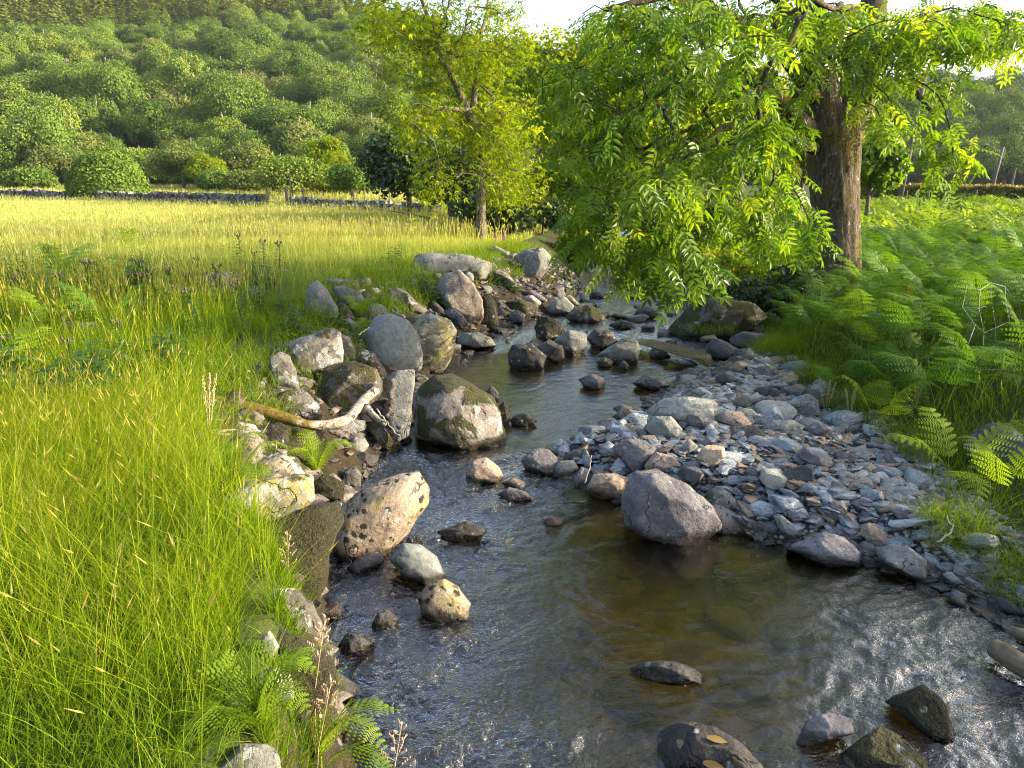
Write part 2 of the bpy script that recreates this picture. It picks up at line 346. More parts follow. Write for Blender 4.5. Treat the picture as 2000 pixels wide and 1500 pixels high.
# ------------------------------------------------------------------ light
SUN_EL = math.radians(19); SUN_AZ = math.radians(91)    # azimuth from +Y towards +X
sd = Vector((math.sin(SUN_AZ) * math.cos(SUN_EL), math.cos(SUN_AZ) * math.cos(SUN_EL), math.sin(SUN_EL)))
sl = bpy.data.lights.new('sun', 'SUN'); so = bpy.data.objects.new('sun', sl); COL.objects.link(so)
sl.energy = 3.3; sl.angle = math.radians(.6); sl.color = (1, .87, .64); so.rotation_euler = sd.to_track_quat('Z', 'Y').to_euler(); so.location = (40, 0, 30)
w = bpy.data.worlds.new('World'); SC.world = w; w.use_nodes = True; nt = w.node_tree
sky = nt.nodes.new('ShaderNodeTexSky'); sky.sky_type = 'NISHITA'; sky.sun_disc = False; sky.sun_elevation = SUN_EL; sky.sun_rotation = SUN_AZ
sky.air_density = 1.0; sky.dust_density = 4.0; sky.ozone_density = 1.0
bg = nt.nodes['Background']; nt.links.new(sky.outputs[0], bg.inputs['Color']); bg.inputs['Strength'].default_value = .15
SC.view_settings.view_transform = 'Standard'; SC.view_settings.look = 'None'; SC.view_settings.exposure = 2.15; SC.view_settings.gamma = 1
cy = SC.cycles; cy.max_bounces = 7; cy.diffuse_bounces = 3; cy.glossy_bounces = 3; cy.transmission_bounces = 3; cy.transparent_max_bounces = 8
cy.caustics_reflective = False; cy.caustics_refractive = False; cy.use_denoising = True; cy.filter_width = 1.1; cy.denoising_prefilter = 'NONE'; cy.sample_clamp_indirect = 6
# ------------------------------------------------------------------ rock materials
RM = dict(
 grey=rock_mat('rock_grey', (.085, .085, .078), (.14, .14, .125), (.21, .205, .18), 2.6, lichen=.08, dark=.15, moss=.12),
 smooth=rock_mat('rock_smooth_grey', (.11, .12, .11), (.15, .16, .145), (.2, .2, .175), 1.6, lichen=.0, dark=.05, moss=.0, bump=.35),
 spotted=rock_mat('rock_lichen_spots', (.12, .11, .075), (.2, .18, .12), (.28, .25, .17), 2.6, lichen=.34, dark=.25, dots=.1, moss=.2, yellow=.3),
 lichen=rock_mat('rock_white_lichen', (.06, .054, .046), (.11, .1, .085), (.17, .157, .132), 2.6, lichen=.46, dark=.45, moss=.28),
 pinkl=rock_mat('rock_pink_lichen', (.085, .07, .06), (.15, .125, .1), (.22, .19, .155), 2.6, lichen=.4, dark=.45, dots=.3, moss=.25),
 mossy=rock_mat('rock_mossy', (.05, .043, .033), (.1, .085, .065), (.2, .17, .13), 2.4, lichen=.25, dark=.3, moss=.62),
 bigmoss=rock_mat('rock_half_moss', (.08, .068, .056), (.15, .13, .11), (.22, .19, .16), 2.2, lichen=.35, dark=.5, moss=.58, moss_col=(.045, .045, .012)),
 darkmoss=rock_mat('rock_dark_moss', (.022, .02, .012), (.04, .034, .02), (.07, .055, .035), 2.4, lichen=.1, dark=.3, moss=.72, moss_col=(.024, .021, .006)),
 brown=rock_mat('rock_brown', (.075, .06, .05), (.135, .11, .09), (.2, .165, .135), 2.6, lichen=.16, dark=.26, moss=.2),
 purple=rock_mat('rock_purple', (.06, .056, .06), (.11, .1, .106), (.175, .162, .162), 2.8, lichen=.06, dark=.14, moss=.05),
 slate=rock_mat('rock_slate', (.1, .115, .128), (.2, .22, .235), (.33, .35, .355), 3.0, strata=.65, dark=.1, rndv=.55),
 blue=rock_mat('rock_blue_slate', (.165, .185, .195), (.29, .31, .318), (.41, .43, .43), 3.0, strata=.5, rndv=.5),
 pale=rock_mat('rock_pale', (.15, .15, .13), (.22, .22, .195), (.3, .295, .26), 2.4, lichen=.1, dark=.2, strata=.3),
 tan=rock_mat('rock_tan', (.17, .125, .085), (.27, .2, .145), (.37, .29, .22), 2.6, strata=.25, dark=.06),
 pink=rock_mat('rock_pink', (.22, .155, .125), (.31, .23, .19), (.38, .31, .27), 2.6, strata=.25),
 dark=rock_mat('rock_dark', (.025, .027, .03), (.055, .055, .058), (.1, .097, .095), 3, dark=.2, moss=.1),
 wetdark=rock_mat('rock_wet_dark', (.02, .018, .016), (.045, .04, .036), (.1, .088, .08), 3, dark=.4, lichen=.12, moss=.12),
 gold=rock_mat('rock_golden', (.15, .115, .08), (.235, .18, .125), (.31, .25, .185), 2.0, lichen=.2, dark=.15, dots=.42, yellow=.28, moss=.02),
 yell=rock_mat('rock_yellow_lichen', (.1, .09, .058), (.17, .155, .1), (.24, .225, .15), 2.6, lichen=.5, dark=.42, yellow=.4, moss=.1),
 algae=rock_mat('rock_underwater', (.1, .07, .022), (.22, .155, .045), (.38, .26, .085), 3.0, wet=True, dark=.1),
 algaeg=rock_mat('rock_underwater_green', (.08, .085, .018), (.16, .16, .035), (.27, .24, .065), 3.0, wet=True, dark=.1),
)
_ico = {}
def ico(n):
    if n not in _ico:
        bm = bmesh.new(); bmesh.ops.create_icosphere(bm, subdivisions=n, radius=1)
        V = np.array([v.co[:] for v in bm.verts]); Fc = np.array([[v.index for v in f.verts] for f in bm.faces]); bm.free(); _ico[n] = (V / np.linalg.norm(V, axis=1)[:, None], Fc)
    return _ico[n]
def carve(P, size, g, ncut=9, wmin=.3, lo=.7, hi=.95, rough=1.0):
    """facets, then weathering"""
    for k in range(ncut):
        n = g.normal(size=3); n[2] = abs(n[2]) * 1.3 + wmin; n /= np.linalg.norm(n)
        d = P @ n; h = d.max() * g.uniform(lo, hi); over = np.clip(d - h, 0, None); P = P - n * (over * .88)[:, None]
    r = np.linalg.norm(P, axis=1)[:, None] + 1e-6
    s = int(g.integers(1e6)); q = P / size
    f = .11 * fbm(q * 1.6 + s % 97, 3, s % 1000) + .085 * fbm(q * 4.5, 3, s % 977) + .045 * fbm(q * 13, 3, s % 71)
    return P + P / r * (f * size * rough * .55)[:, None]
def poly_radius(poly, c, th):
    """radius of a polygon about c along angles th, slightly rounded"""
    q = poly - c; out = np.zeros_like(th); D = np.stack([np.cos(th), np.sin(th)], 1)
    for a, b in zip(q, np.roll(q, -1, 0)):
        e = b - a; den = D[:, 0] * e[1] - D[:, 1] * e[0]
        with np.errstate(divide='ignore', invalid='ignore'):
            r = (a[0] * e[1] - a[1] * e[0]) / den; u = (a[0] * D[:, 1] - a[1] * D[:, 0]) / den
        ok = (np.abs(den) > 1e-12) & (u >= -1e-6) & (u <= 1 + 1e-6) & (r > 0); out = np.where(ok & (r > out), r, out)
    return out
def boulder(pts, label, mat, cat='boulder', name='boulder', depth=.75, lift=0.0, ncut=8, lo=.74, sub=5, group=None, rough=1.0, zmin=0.0, p=.78, sink=.18, tover=None):
    g = np.random.default_rng(abs(hash_s(label)) % (2 ** 31))
    poly = np.array(pts, float); c = (poly.max(0) + poly.min(0)) / 2
    yb = poly[:, 1].max(); xb = poly[np.argmax(poly[:, 1]), 0]
    t = tover if tover else hit(.5 * xb + .5 * c[0], yb, zmin)[1] - lift
    hw = (np.ptp(poly[:, 0])) / 2 * t / F; hh = np.ptp(poly[:, 1]) / 2 * t / F
    dep = depth * min(hw, max(hh * 1.7, hw * .5)); tc = t + dep * .55; sc = tc / F
    nth = 720; th = np.linspace(-math.pi, math.pi, nth, endpoint=False)
    q = (poly - c) * sc; q[:, 1] *= -1
    R = poly_radius(q, np.zeros(2), th)
    R = np.where(R <= 0, min(hw, hh), R); k = np.ones(9) / 9
    R = np.convolve(np.concatenate([R[-8:], R, R[:8]]), k, 'same')[8:-8]
    R *= 1 + sink * sstep(.2, .9, -np.sin(th))
    d, Fc = ico(sub)
    rho = np.hypot(d[:, 0], d[:, 1]); ang = np.arctan2(d[:, 1], d[:, 0])
    Rv = np.interp(ang, np.append(th, math.pi), np.append(R, R[0]))
    P = np.stack([np.cos(ang) * rho ** p * Rv, np.sin(ang) * rho ** p * Rv, np.sign(d[:, 2]) * np.abs(d[:, 2]) ** p * dep], 1)
    P = carve(P, (hw * hh * dep) ** (1 / 3) * 1.2, g, ncut, lo=lo, rough=rough)
    C = at_t(c[0], c[1], tc); f = ray(c[0], c[1]); f /= np.linalg.norm(f)
    u = np.cross(f, UP); u /= np.linalg.norm(u); v = np.cross(u, f)
    W = C + P[:, :1] * u + P[:, 1:2] * v - P[:, 2:] * f
    base = np.array([C[0], C[1], W[:, 2].min() * .5 + C[2] * .5])
    o = mesh_np(name, W, Fc, RM[mat], loc=base, sharp=None); tag(o, label, cat, group)
    ROCKS.append((C, max(hw, dep)))
    return o
ROCKS = []
def hash_s(s):
    h = 2166136261
    for ch in s: h = ((h ^ ord(ch)) * 16777619) & 0xFFFFFFFF
    return h
Z4 = lambda p: [(250 + x * .35, 450 + y * .35) for x, y in p]
Z5 = lambda p: [(750 + x * .35, 450 + y * .35) for x, y in p]
Z6 = lambda p: [(1300 + x * .35, 500 + y * .35) for x, y in p]
Z7 = lambda p: [(300 + x * .35, 950 + y * .35) for x, y in p]
Z8 = lambda p: [(1300 + x * .35, 975 + y * .35) for x, y in p]
GL = 'boulders along the grassy bank'; GS = 'rocks standing in the stream'; GB = 'larger stones of the gravel bar'
B = boulder
# --- bank, downstream to upstream
B(Z4([(1330,560),(1380,480),(1470,462),(1560,500),(1620,580),(1640,680),(1620,760),(1500,785),(1400,760),(1340,660)]), 'smooth rounded plain grey boulder in front of the golden lichen-spotted boulder', 'smooth', group=GL, ncut=3, lo=.9, rough=.4, depth=.7)
B(Z4([(1540,490),(1690,463),(1800,500),(1832,560),(1815,680),(1740,775),(1640,808),(1560,790),(1540,650)]), 'boulder with round white lichen spots and golden sunlit side by the pool', 'spotted', group=GL, depth=.9, ncut=5, rough=.7, lift=-.12)
B(Z5([(165,960),(185,890),(260,815),(380,788),(480,850),(600,920),(650,1020),(662,1150),(600,1195),(400,1215),(200,1150)]), 'big white-topped boulder with dark green moss on its front, standing in the stream', 'bigmoss', group=GL, depth=.95, ncut=6, sub=5)
B(Z4([(1455,785),(1600,775),(1600,850),(1560,1120),(1500,1150),(1450,1000)]), 'upright slab of grey slate leaning beside the big moss-fronted boulder', 'grey', 'slab', 'slate_slab', group=GL, depth=.28, ncut=3, p=.5, rough=.4, lift=.1, tover=7.25)
B(Z4([(850,660),(960,600),(1130,540),(1185,570),(1205,680),(1190,740),(1060,770),(960,795),(900,720)]), 'pale lichen-crusted boulder freckled with black, above the moss-topped reddish boulder', 'lichen', group=GL, depth=.8)
B(Z4([(1180,570),(1240,600),(1270,680),(1260,725),(1195,730)]), 'small brown rounded stone wedged between the freckled boulder and the smooth grey boulder', 'brown', 'stone', 'stone', group=GL, lift=-.1)
B(Z4([(1200,690),(1290,650),(1370,680),(1430,770),(1440,830),(1330,790),(1230,740)]), 'moss-brown stone tucked below the smooth grey boulder', 'mossy', 'stone', 'stone', group=GL, lift=-.15)
B(Z4([(1060,820),(1110,750),(1220,725),(1330,750),(1430,800),(1450,850),(1400,930),(1250,1000),(1180,1030),(1110,990),(1060,900)]), 'reddish boulder capped with olive moss behind the birch branch', 'mossy', group=GL, depth=.85)
B(Z4([(790,760),(800,710),(850,675),(900,700),(940,790),(940,880),(880,900),(830,890)]), 'upright lichen-patched stone at the edge of the long grass', 'lichen', 'stone', 'stone', group=GL)
B(Z4([(760,970),(850,900),(930,885),(1000,910),(1060,980),(1085,1050),(1000,1060),(850,1040)]), 'white-blotched stone directly behind the middle of the birch branch', 'lichen', 'stone', 'stone', group=GL)
B(Z4([(985,430),(1010,310),(1060,280),(1110,330),(1170,430),(1150,500),(1010,500)]), 'pointed grey boulder with one large white lichen patch', 'grey', group=GL, ncut=5)
B(Z4([(1165,420),(1200,400),(1245,450),(1260,500),(1190,510)]), 'small mossy stone against the pointed grey boulder', 'mossy', 'stone', 'stone', group=GL)
B(Z4([(1195,500),(1240,490),(1300,545),(1330,600),(1260,600)]), 'grey slanting stone behind the smooth grey boulder', 'grey', 'stone', 'stone', group=GL)
B(Z4([(1130,320),(1200,310),(1300,350),(1330,400),(1260,440),(1190,410)]), 'flattish grey stone under the overhanging turf lip', 'grey', 'stone', 'stone', group=GL)
B(Z4([(1080,285),(1150,268),(1280,275),(1290,330),(1200,310),(1130,322)]), 'brown stone half buried under the turf lip', 'brown', 'stone', 'stone', group=GL)
B(Z4([(1290,265),(1350,262),(1360,300),(1310,320)]), 'squarish brown stone set in the turf lip', 'brown', 'stone', 'stone', group=GL, sub=3)
B(Z4([(1280,340),(1320,325),(1345,370),(1310,390)]), 'small round tan stone below the squarish brown stone', 'tan', 'stone', 'stone', group=GL, sub=3)
B(Z4([(1350,330),(1390,318),(1420,345),(1390,365)]), 'small pale stone under the turf beside the tan stone', 'pale', 'stone', 'stone', group=GL, sub=3)
B(Z4([(1450,350),(1490,315),(1540,330),(1600,390),(1670,440),(1640,462),(1500,445),(1455,400)]), 'dark brown angular boulder sloping down beside the leafy plants', 'brown', group=GL, ncut=10)
B(Z4([(1715,320),(1750,250),(1850,225),(1920,290),(1980,390),(1970,470),(1920,530),(1870,505),(1800,440),(1730,400)]), 'tall reddish-brown rounded boulder speckled with moss below the long grey boulder', 'brown', group=GL, depth=.8)
B(Z5([(530,430),(545,370),(580,345),(630,370),(637,450),(630,530),(560,545),(530,500)]), 'moss-covered stone against the tall reddish-brown boulder', 'darkmoss', 'stone', 'stone', group=GL)
B(Z5([(150,190),(175,140),(260,125),(480,135),(600,180),(625,200),(610,260),(590,280),(450,250),(240,250),(160,225)]), 'long flat-topped grey boulder at the meadow edge with a cracked end', 'grey', group=GL, depth=.5, ncut=5, p=.6)
B(Z5([(720,150),(780,105),(880,95),(930,140),(930,200),(880,250),(790,257),(765,185)]), 'big blue-grey boulder with pale lichen at the bend below the trees', 'grey', group=GL)
B(Z5([(565,105),(620,85),(700,120),(695,140),(590,137)]), 'low grey rock in the grass beside the pink foxgloves', 'grey', group=GL)
B(Z5([(600,230),(640,215),(700,250),(745,300),(720,325),(640,295)]), 'brown sloping stone below the end of the long grey boulder', 'brown', 'stone', 'stone', group=GL)
B(Z5([(430,265),(470,225),(500,240),(500,290),(450,290)]), 'small grey stone below the middle of the long grey boulder', 'grey', 'stone', 'stone', group=GL, sub=3)
B(Z5([(330,450),(380,430),(440,470),(475,530),(400,540)]), 'dark blue angular stone behind the lichen-spotted golden boulder', 'dark', 'stone', 'stone', group=GL)
B(Z4([(395,320),(440,240),(560,225),(640,255),(630,310),(540,335),(420,335)]), 'broad white-lichened rock rising from the long grass', 'lichen', 'rock', 'rock', group='rocks in the meadow grass')
B(Z4([(670,330),(710,305),(770,370),(750,385),(680,378)]), 'low grey rock sloping down next to the broad white-lichened rock', 'grey', 'rock', 'rock', group='rocks in the meadow grass')
B(Z4([(780,240),(830,210),(920,215),(925,248),(810,252)]), 'flat white-topped rock at the meadow edge above a dark cleft stone', 'lichen', 'rock', 'rock', group='rocks in the meadow grass')
B(Z4([(740,270),(800,262),(828,275),(820,315),(770,315)]), 'dark cleft stone just below the flat white-topped rock', 'wetdark', 'rock', 'rock', group='rocks in the meadow grass', sub=3)
B(Z4([(185,325),(240,303),(330,322),(300,350),(220,358)]), 'small pale flat rock alone in the long grass by a thistle', 'lichen', 'rock', 'rock', group='rocks in the meadow grass')
B([(115,640),(140,628),(190,630),(215,645),(200,655),(130,655)], 'white-grey rock showing among bracken in the meadow', 'lichen', 'rock', 'rock', group='rocks in the meadow grass', sub=3)
B(Z4([(430,1060),(480,1046),(700,1085),(722,1120),(690,1135),(440,1097)]), 'long flat tan stone lying beneath the birch branch', 'pale', 'stone', 'stone', group=GL, p=.6, ncut=4, rough=.5)
B(Z4([(320,1150),(420,1125),(445,1160),(440,1195),(340,1195)]), 'squared grey stone under the thick end of the birch branch', 'grey', 'stone', 'stone', group=GL)
B(Z4([(700,1090),(850,1070),(910,1110),(870,1235),(740,1185)]), 'moss-cushioned brown stone beneath the birch branch by the fern', 'darkmoss', 'stone', 'stone', group=GL)
B(Z4([(540,1160),(600,1105),(700,1120),(770,1200),(740,1270),(640,1335),(560,1300)]), 'rounded pinkish stone with dark stain beside the fern and flat tan stone', 'pinkl', 'stone', 'stone', group=GL)
B(Z4([(590,1370),(700,1280),(830,1243),(940,1270),(1010,1370),(900,1420),(620,1420)]), 'rounded lichened boulder with a mossy end behind the yellow-lichened block', 'pinkl', group=GL)
B([(425,978),(495,940),(580,926),(608,932),(609,982),(590,995),(490,1020),(440,1010)], 'block with yellow and white lichen at the edge of the tall grass', 'yell', group=GL, p=.6, ncut=5, lo=.82)
B([(655,1000),(700,960),(770,930),(818,922),(838,955),(838,985),(800,1032),(740,1080),(690,1090),(655,1060)], 'golden sloping boulder with scattered black spots beside the dark mossy boulder', 'gold', group=GL, depth=.8, ncut=5, lo=.82, rough=.6)
B([(475,1037),(503,1010),(545,997),(664,983),(672,1020),(645,1075),(632,1118),(604,1170),(560,1150),(520,1135),(482,1090)], 'large dark brown mossy boulder overhanging the water beside the tall grass', 'darkmoss', group=GL, depth=.8, ncut=5, sub=5)
B(Z7([(600,640),(680,565),(780,570),(880,660),(930,770),(900,860),(800,800),(650,760)]), 'dark boulder with a jagged white lichen patch at the grassy water edge', 'lichen', group=GL)
B(Z7([(600,880),(700,780),(850,880),(990,960),(1025,1080),(950,1210),(820,1260),(700,1200)]), 'rounded moss-furred boulder below the white-patched boulder', 'darkmoss', group=GL)
B(Z7([(590,850),(650,805),(700,900),(650,945)]), 'pale grey-green stone poking from the tall grass', 'pale', 'stone', 'stone', group=GL)
B(Z7([(530,1045),(680,1018),(760,1060),(795,1150),(770,1180),(600,1190)]), 'dark stone with a white-rimmed top above the fern at the water', 'lichen', 'stone', 'stone', group=GL)
B([(410,1505),(468,1456),(520,1460),(553,1488),(556,1530),(420,1530)], 'pale lichened stone at the bottom edge below the ferns', 'grey', 'stone', 'stone', group=GL, lift=.12)
B(Z7([(1020,90),(1060,40),(1115,42),(1125,80),(1060,115)]), 'small pinkish stone perched at the golden boulder shoulder', 'pink', 'stone', 'stone', group=GL, sub=3)
B(Z4([(1210,1330),(1270,1315),(1300,1360),(1290,1420),(1200,1430)]), 'white-topped small stone by the water below the fern', 'lichen', 'stone', 'stone', group=GL)
B(Z4([(1020,1420),(1100,1350),(1200,1410),(1190,1490),(1060,1500)]), 'dark mossy stone between the yellow-lichened block and the water', 'darkmoss', 'stone', 'stone', group=GL)
B(Z4([(1140,1080),(1240,1060),(1340,1060),(1330,1110),(1250,1145),(1160,1130)]), 'grey rounded stone under the bend of the birch branch', 'grey', 'stone', 'stone', group=GL)
B(Z4([(1215,1190),(1270,1150),(1320,1155),(1345,1200),(1310,1240),(1240,1235)]), 'small round grey stone near the water below the branch bend', 'grey', 'stone', 'stone', group=GL, sub=3)
B(Z4([(1340,1100),(1400,1070),(1480,1130),(1530,1210),(1480,1240),(1390,1200)]), 'dark brown stone at the foot of the upright slate slab', 'mossy', 'stone', 'stone', group=GL)
B(Z4([(1240,1260),(1320,1235),(1400,1260),(1390,1330),(1270,1320)]), 'brown wet stone at the water edge under the small round grey stone', 'wetdark', 'stone', 'stone', group=GL)
# --- in the stream
B([(758,1090),(786,1060),(820,1064),(853,1088),(869,1122),(835,1142),(783,1118)], 'smooth grey oval stone in the stream beside the golden boulder', 'smooth', 'stone', 'stone', group=GS, ncut=2, lo=.9, rough=.35)
B(Z7([(1080,450),(1140,400),(1250,365),(1287,410),(1260,450),(1120,492)]), 'black wet stone between the golden boulder and the smooth oval stone', 'dark', 'stone', 'stone', group=GS, ncut=4)
B(Z7([(1473,620),(1530,545),(1620,518),(1700,565),(1772,660),(1740,740),(1600,745),(1500,700)]), 'round brown stone speckled with orange in midstream', 'gold', 'stone', 'stone', group=GS, ncut=2, lo=.9, rough=.4)
B(Z7([(1215,770),(1250,705),(1310,690),(1368,740),(1340,795),(1240,812)]), 'small dark wet stone below the round speckled stone', 'wetdark', 'stone', 'stone', group=GS)
B(Z7([(1030,880),(1080,820),(1150,830),(1240,860),(1180,915),(1050,945)]), 'blue-grey slaty stone breaking the riffle near the mossy boulders', 'dark', 'stone', 'stone', group=GS)
B(Z5([(455,1370),(500,1280),(570,1268),(630,1310),(672,1375),(600,1415),(500,1405)]), 'tan two-toned stone alone in the riffle above the golden boulder', 'tan', 'stone', 'stone', group=GS, ncut=5)
B(Z5([(400,615),(440,575),(530,566),(600,600),(632,648),(540,668),(420,658)]), 'low grey-green stone at the pool edge beside the spotted boulder', 'grey', 'stone', 'stone', group=GS)
B(Z5([(688,690),(710,640),(820,628),(910,700),(880,770),(760,778),(700,745)]), 'black wet block at the head of the pool', 'wetdark', 'stone', 'stone', group=GS)
B(Z5([(850,650),(920,608),(1005,650),(1012,705),(960,742),(890,705)]), 'dark pitted stone touching the black wet block', 'wetdark', 'stone', 'stone', group=GS)
B(Z5([(945,615),(1030,558),(1130,570),(1132,650),(1060,695),(1000,665)]), 'pale grey angular stone behind the dark pitted stone', 'grey', 'stone', 'stone', group=GS)
B(Z5([(1125,600),(1180,548),(1260,556),(1315,620),(1280,662),(1180,662)]), 'dark reddish stone between the pale angular stone and the triangular boulder', 'wetdark', 'stone', 'stone', group=GS)
B(Z5([(1190,695),(1260,650),(1330,610),(1405,603),(1432,660),(1405,742),(1310,745)]), 'large triangular grey boulder standing in the shallows', 'grey', group=GS, ncut=5)
B(Z5([(1085,830),(1160,798),(1210,818),(1252,865),(1180,888),(1130,888)]), 'small pyramid-shaped stone alone in the bright pool', 'purple', 'stone', 'stone', group=GS)
B(Z5([(835,545),(860,490),(920,478),(980,518),(1018,572),(900,610),(850,585)]), 'dome-shaped moss-topped stone above the black wet block', 'darkmoss', 'stone', 'stone', group=GS)
B(Z5([(885,445),(950,385),(1010,373),(1062,420),(1045,472),(930,474)]), 'whitish grey boulder upstream of the moss dome', 'pale', group=GS)
B(Z5([(1000,365),(1040,358),(1098,420),(1065,432)]), 'tan stone leaning behind the whitish grey boulder', 'tan', 'stone', 'stone', group=GS, sub=3)
B(Z5([(1010,485),(1060,430),(1140,413),(1210,450),(1242,500),(1180,518),(1050,512)]), 'moss and white lichen boulder beside the narrow upstream run', 'bigmoss', group=GS)
B(Z5([(760,372),(830,363),(892,410),(850,428),(780,412)]), 'pinkish stone among the jumbled rocks upstream', 'pink', 'stone', 'stone', group=GS, sub=3)
B(Z5([(760,347),(830,333),(922,390),(880,404)]), 'long dark slab lying behind the pinkish stone', 'purple', 'stone', 'stone', group=GS, sub=3)
B(Z5([(620,445),(650,418),(692,470),(650,494)]), 'small pinkish-grey stone beside the moss-covered stone', 'purple', 'stone', 'stone', group=GS, sub=3)
B(Z5([(680,402),(760,383),(862,420),(850,492),(740,475)]), 'dark lichened stone upstream with mossy flank', 'mossy', 'stone', 'stone', group=GS)
B(Z5([(690,470),(740,440),(790,470),(770,510),(700,520)]), 'grey slab beneath the dark lichened stone', 'purple', 'stone', 'stone', group=GS, sub=3)
B(Z5([(1390,475),(1420,430),(1490,418),(1532,450),(1520,494),(1410,494)]), 'dark rounded wet rock beside the run under the drooping leaves', 'dark', 'stone', 'stone', group=GS)
B(Z5([(1235,480),(1290,460),(1385,480),(1340,500)]), 'low wet flat rock in the upstream run', 'wetdark', 'stone', 'stone', group=GS, sub=3)
B(Z5([(1245,530),(1320,498),(1400,518),(1415,548),(1300,548)]), 'dark rounded ledge stone below the upstream run', 'wetdark', 'stone', 'stone', group=GS)
B(Z6([(15,400),(90,330),(170,240),(330,238),(480,270),(575,340),(490,395),(330,465),(150,470),(40,475)]), 'huge dark boulder with white lichen streaks under the drooping ash branch', 'mossy', group=GS, depth=.7)
B(Z6([(355,460),(430,420),(560,438),(592,490),(480,515),(370,495)]), 'flat grey rock at the foot of the grass beside the huge dark boulder', 'purple', 'stone', 'stone', group=GS)
B(Z6([(228,500),(270,453),(340,480),(432,540),(400,585),(280,575),(230,545)]), 'stepped angular rock below the huge dark boulder', 'purple', 'stone', 'stone', group=GS)
B(Z6([(380,390),(470,368),(502,410),(400,428)]), 'small slaty rock leaning at the huge dark boulder end', 'purple', 'stone', 'stone', group=GS, sub=3)
B(Z6([(185,450),(270,438),(293,465),(200,488)]), 'flat tan stone by the water below the huge dark boulder', 'tan', 'stone', 'stone', group=GS, sub=3)
B(Z6([(295,590),(400,588),(442,640),(360,660)]), 'wet reddish slab beside the rock shelf', 'brown', 'stone', 'stone', group=GS)
B(Z6([(410,520),(470,510),(500,560),(450,590)]), 'grey stone between the stepped rock and the grass', 'grey', 'stone', 'stone', group=GS, sub=3)
B(Z5([(1390,852),(1450,808),(1530,828),(1602,862),(1520,893),(1420,883)]), 'grey wet stone at the shallow edge above the black-veined stone', 'purple', 'stone', 'stone', group=GS)
B(Z5([(1472,685),(1510,643),(1570,668),(1602,712),(1500,718)]), 'dark sloping stone beside the rock shelf near the triangular boulder', 'purple', 'stone', 'stone', group=GS, sub=3)
B(Z5([(1535,722),(1660,713),(1740,730),(1755,768),(1640,750)]), 'long low stone lying below the rock shelf', 'purple', 'stone', 'stone', group=GS, sub=3)
B(Z5([(1180,730),(1230,705),(1280,730),(1270,765),(1200,760)]), 'small black stone at the foot of the triangular boulder', 'wetdark', 'stone', 'stone', group=GS, sub=3)
B(Z5([(1305,760),(1335,720),(1370,755),(1350,780)]), 'small pointed stone in front of the triangular boulder', 'dark', 'stone', 'stone', group=GS, sub=3)
B(Z5([(565,900),(600,865),(640,905),(635,960),(590,960)]), 'small dark peak behind the shoulder of the big moss-fronted boulder', 'wetdark', 'stone', 'stone', group=GS, sub=3)
B(Z5([(630,990),(670,950),(708,1010),(700,1080),(640,1090)]), 'dark mossy stone pressed against the big moss-fronted boulder', 'darkmoss', 'stone', 'stone', group=GS)
B(Z5([(700,1060),(740,1025),(800,1022),(858,1065),(800,1092),(720,1094)]), 'low black stone beside the big moss-fronted boulder', 'wetdark', 'stone', 'stone', group=GS)
# --- the gravel bar
B(Z5([(1478,1000),(1560,940),(1720,928),(1830,960),(1848,1070),(1700,1085),(1560,1050),(1490,1065)]), 'large pale stone crossed by black moss veins on the gravel bar', 'pale', group=GB, ncut=4)
B(Z5([(1448,1105),(1500,1040),(1600,1038),(1662,1110),(1640,1163),(1490,1135)]), 'rounded pale grey stone just below the black-veined stone', 'pale', 'stone', 'stone', group=GB)
B(Z5([(1318,1055),(1400,1018),(1472,1030),(1462,1102),(1380,1090)]), 'dark blue slab at the water edge beside the rounded pale stone', 'slate', 'stone', 'stone', group=GB)
B(Z5([(1268,995),(1330,968),(1392,990),(1350,1035)]), 'small wet slab at the upper water edge of the gravel bar', 'purple', 'stone', 'stone', group=GB, sub=3)
B(Z5([(1278,1205),(1360,1163),(1460,1170),(1522,1220),(1480,1295),(1400,1352),(1300,1295)]), 'large purplish angular stone at the tip of the gravel bar', 'purple', 'stone', 'stone', group=GB)
B(Z5([(762,1285),(830,1213),(920,1223),(984,1280),(960,1345),(900,1372),(800,1345)]), 'dark brown rounded stone, outermost of the bar tip in the water', 'purple', 'stone', 'stone', group=GB)
B(Z5([(982,1285),(1060,1228),(1140,1193),(1188,1240),(1130,1292),(1040,1295)]), 'brown ridge-backed stone behind the round grey-tan stone', 'brown', 'stone', 'stone', group=GB)
B(Z5([(928,1342),(980,1288),(1060,1283),(1088,1330),(1020,1384),(950,1374)]), 'round grey-tan stone beside the dark outermost stone', 'grey', 'stone', 'stone', group=GB, ncut=4)
B(Z5([(1105,1240),(1130,1223),(1162,1280),(1142,1332),(1110,1295)]), 'upright thin slate sliver at the bar tip', 'slate', 'stone', 'stone', group=GB, sub=3)
B(Z5([(1058,1400),(1100,1320),(1138,1330),(1132,1402),(1080,1443)]), 'speckled lilac slab dipping into the water at the bar tip', 'purple', 'stone', 'stone', group=GB)
B(Z5([(1258,1335),(1320,1248),(1372,1300),(1340,1364)]), 'pale blue kite-shaped slab in front of the purplish angular stone', 'blue', 'stone', 'stone', group=GB)
B(Z5([(1453,1305),(1520,1238),(1620,1260),(1678,1330),(1570,1354),(1460,1345)]), 'pink rounded stone behind the big mottled boulder', 'pink', 'stone', 'stone', group=GB)
B(Z5([(1188,1225),(1250,1173),(1292,1200),(1240,1264)]), 'bluish slab leaning on the purplish angular stone', 'slate', 'stone', 'stone', group=GB, sub=3)
B(Z5([(650,1412),(720,1378),(790,1400),(782,1442),(700,1444)]), 'small rusty brown stone in the riffle', 'brown', 'stone', 'stone', group=GS, sub=3)
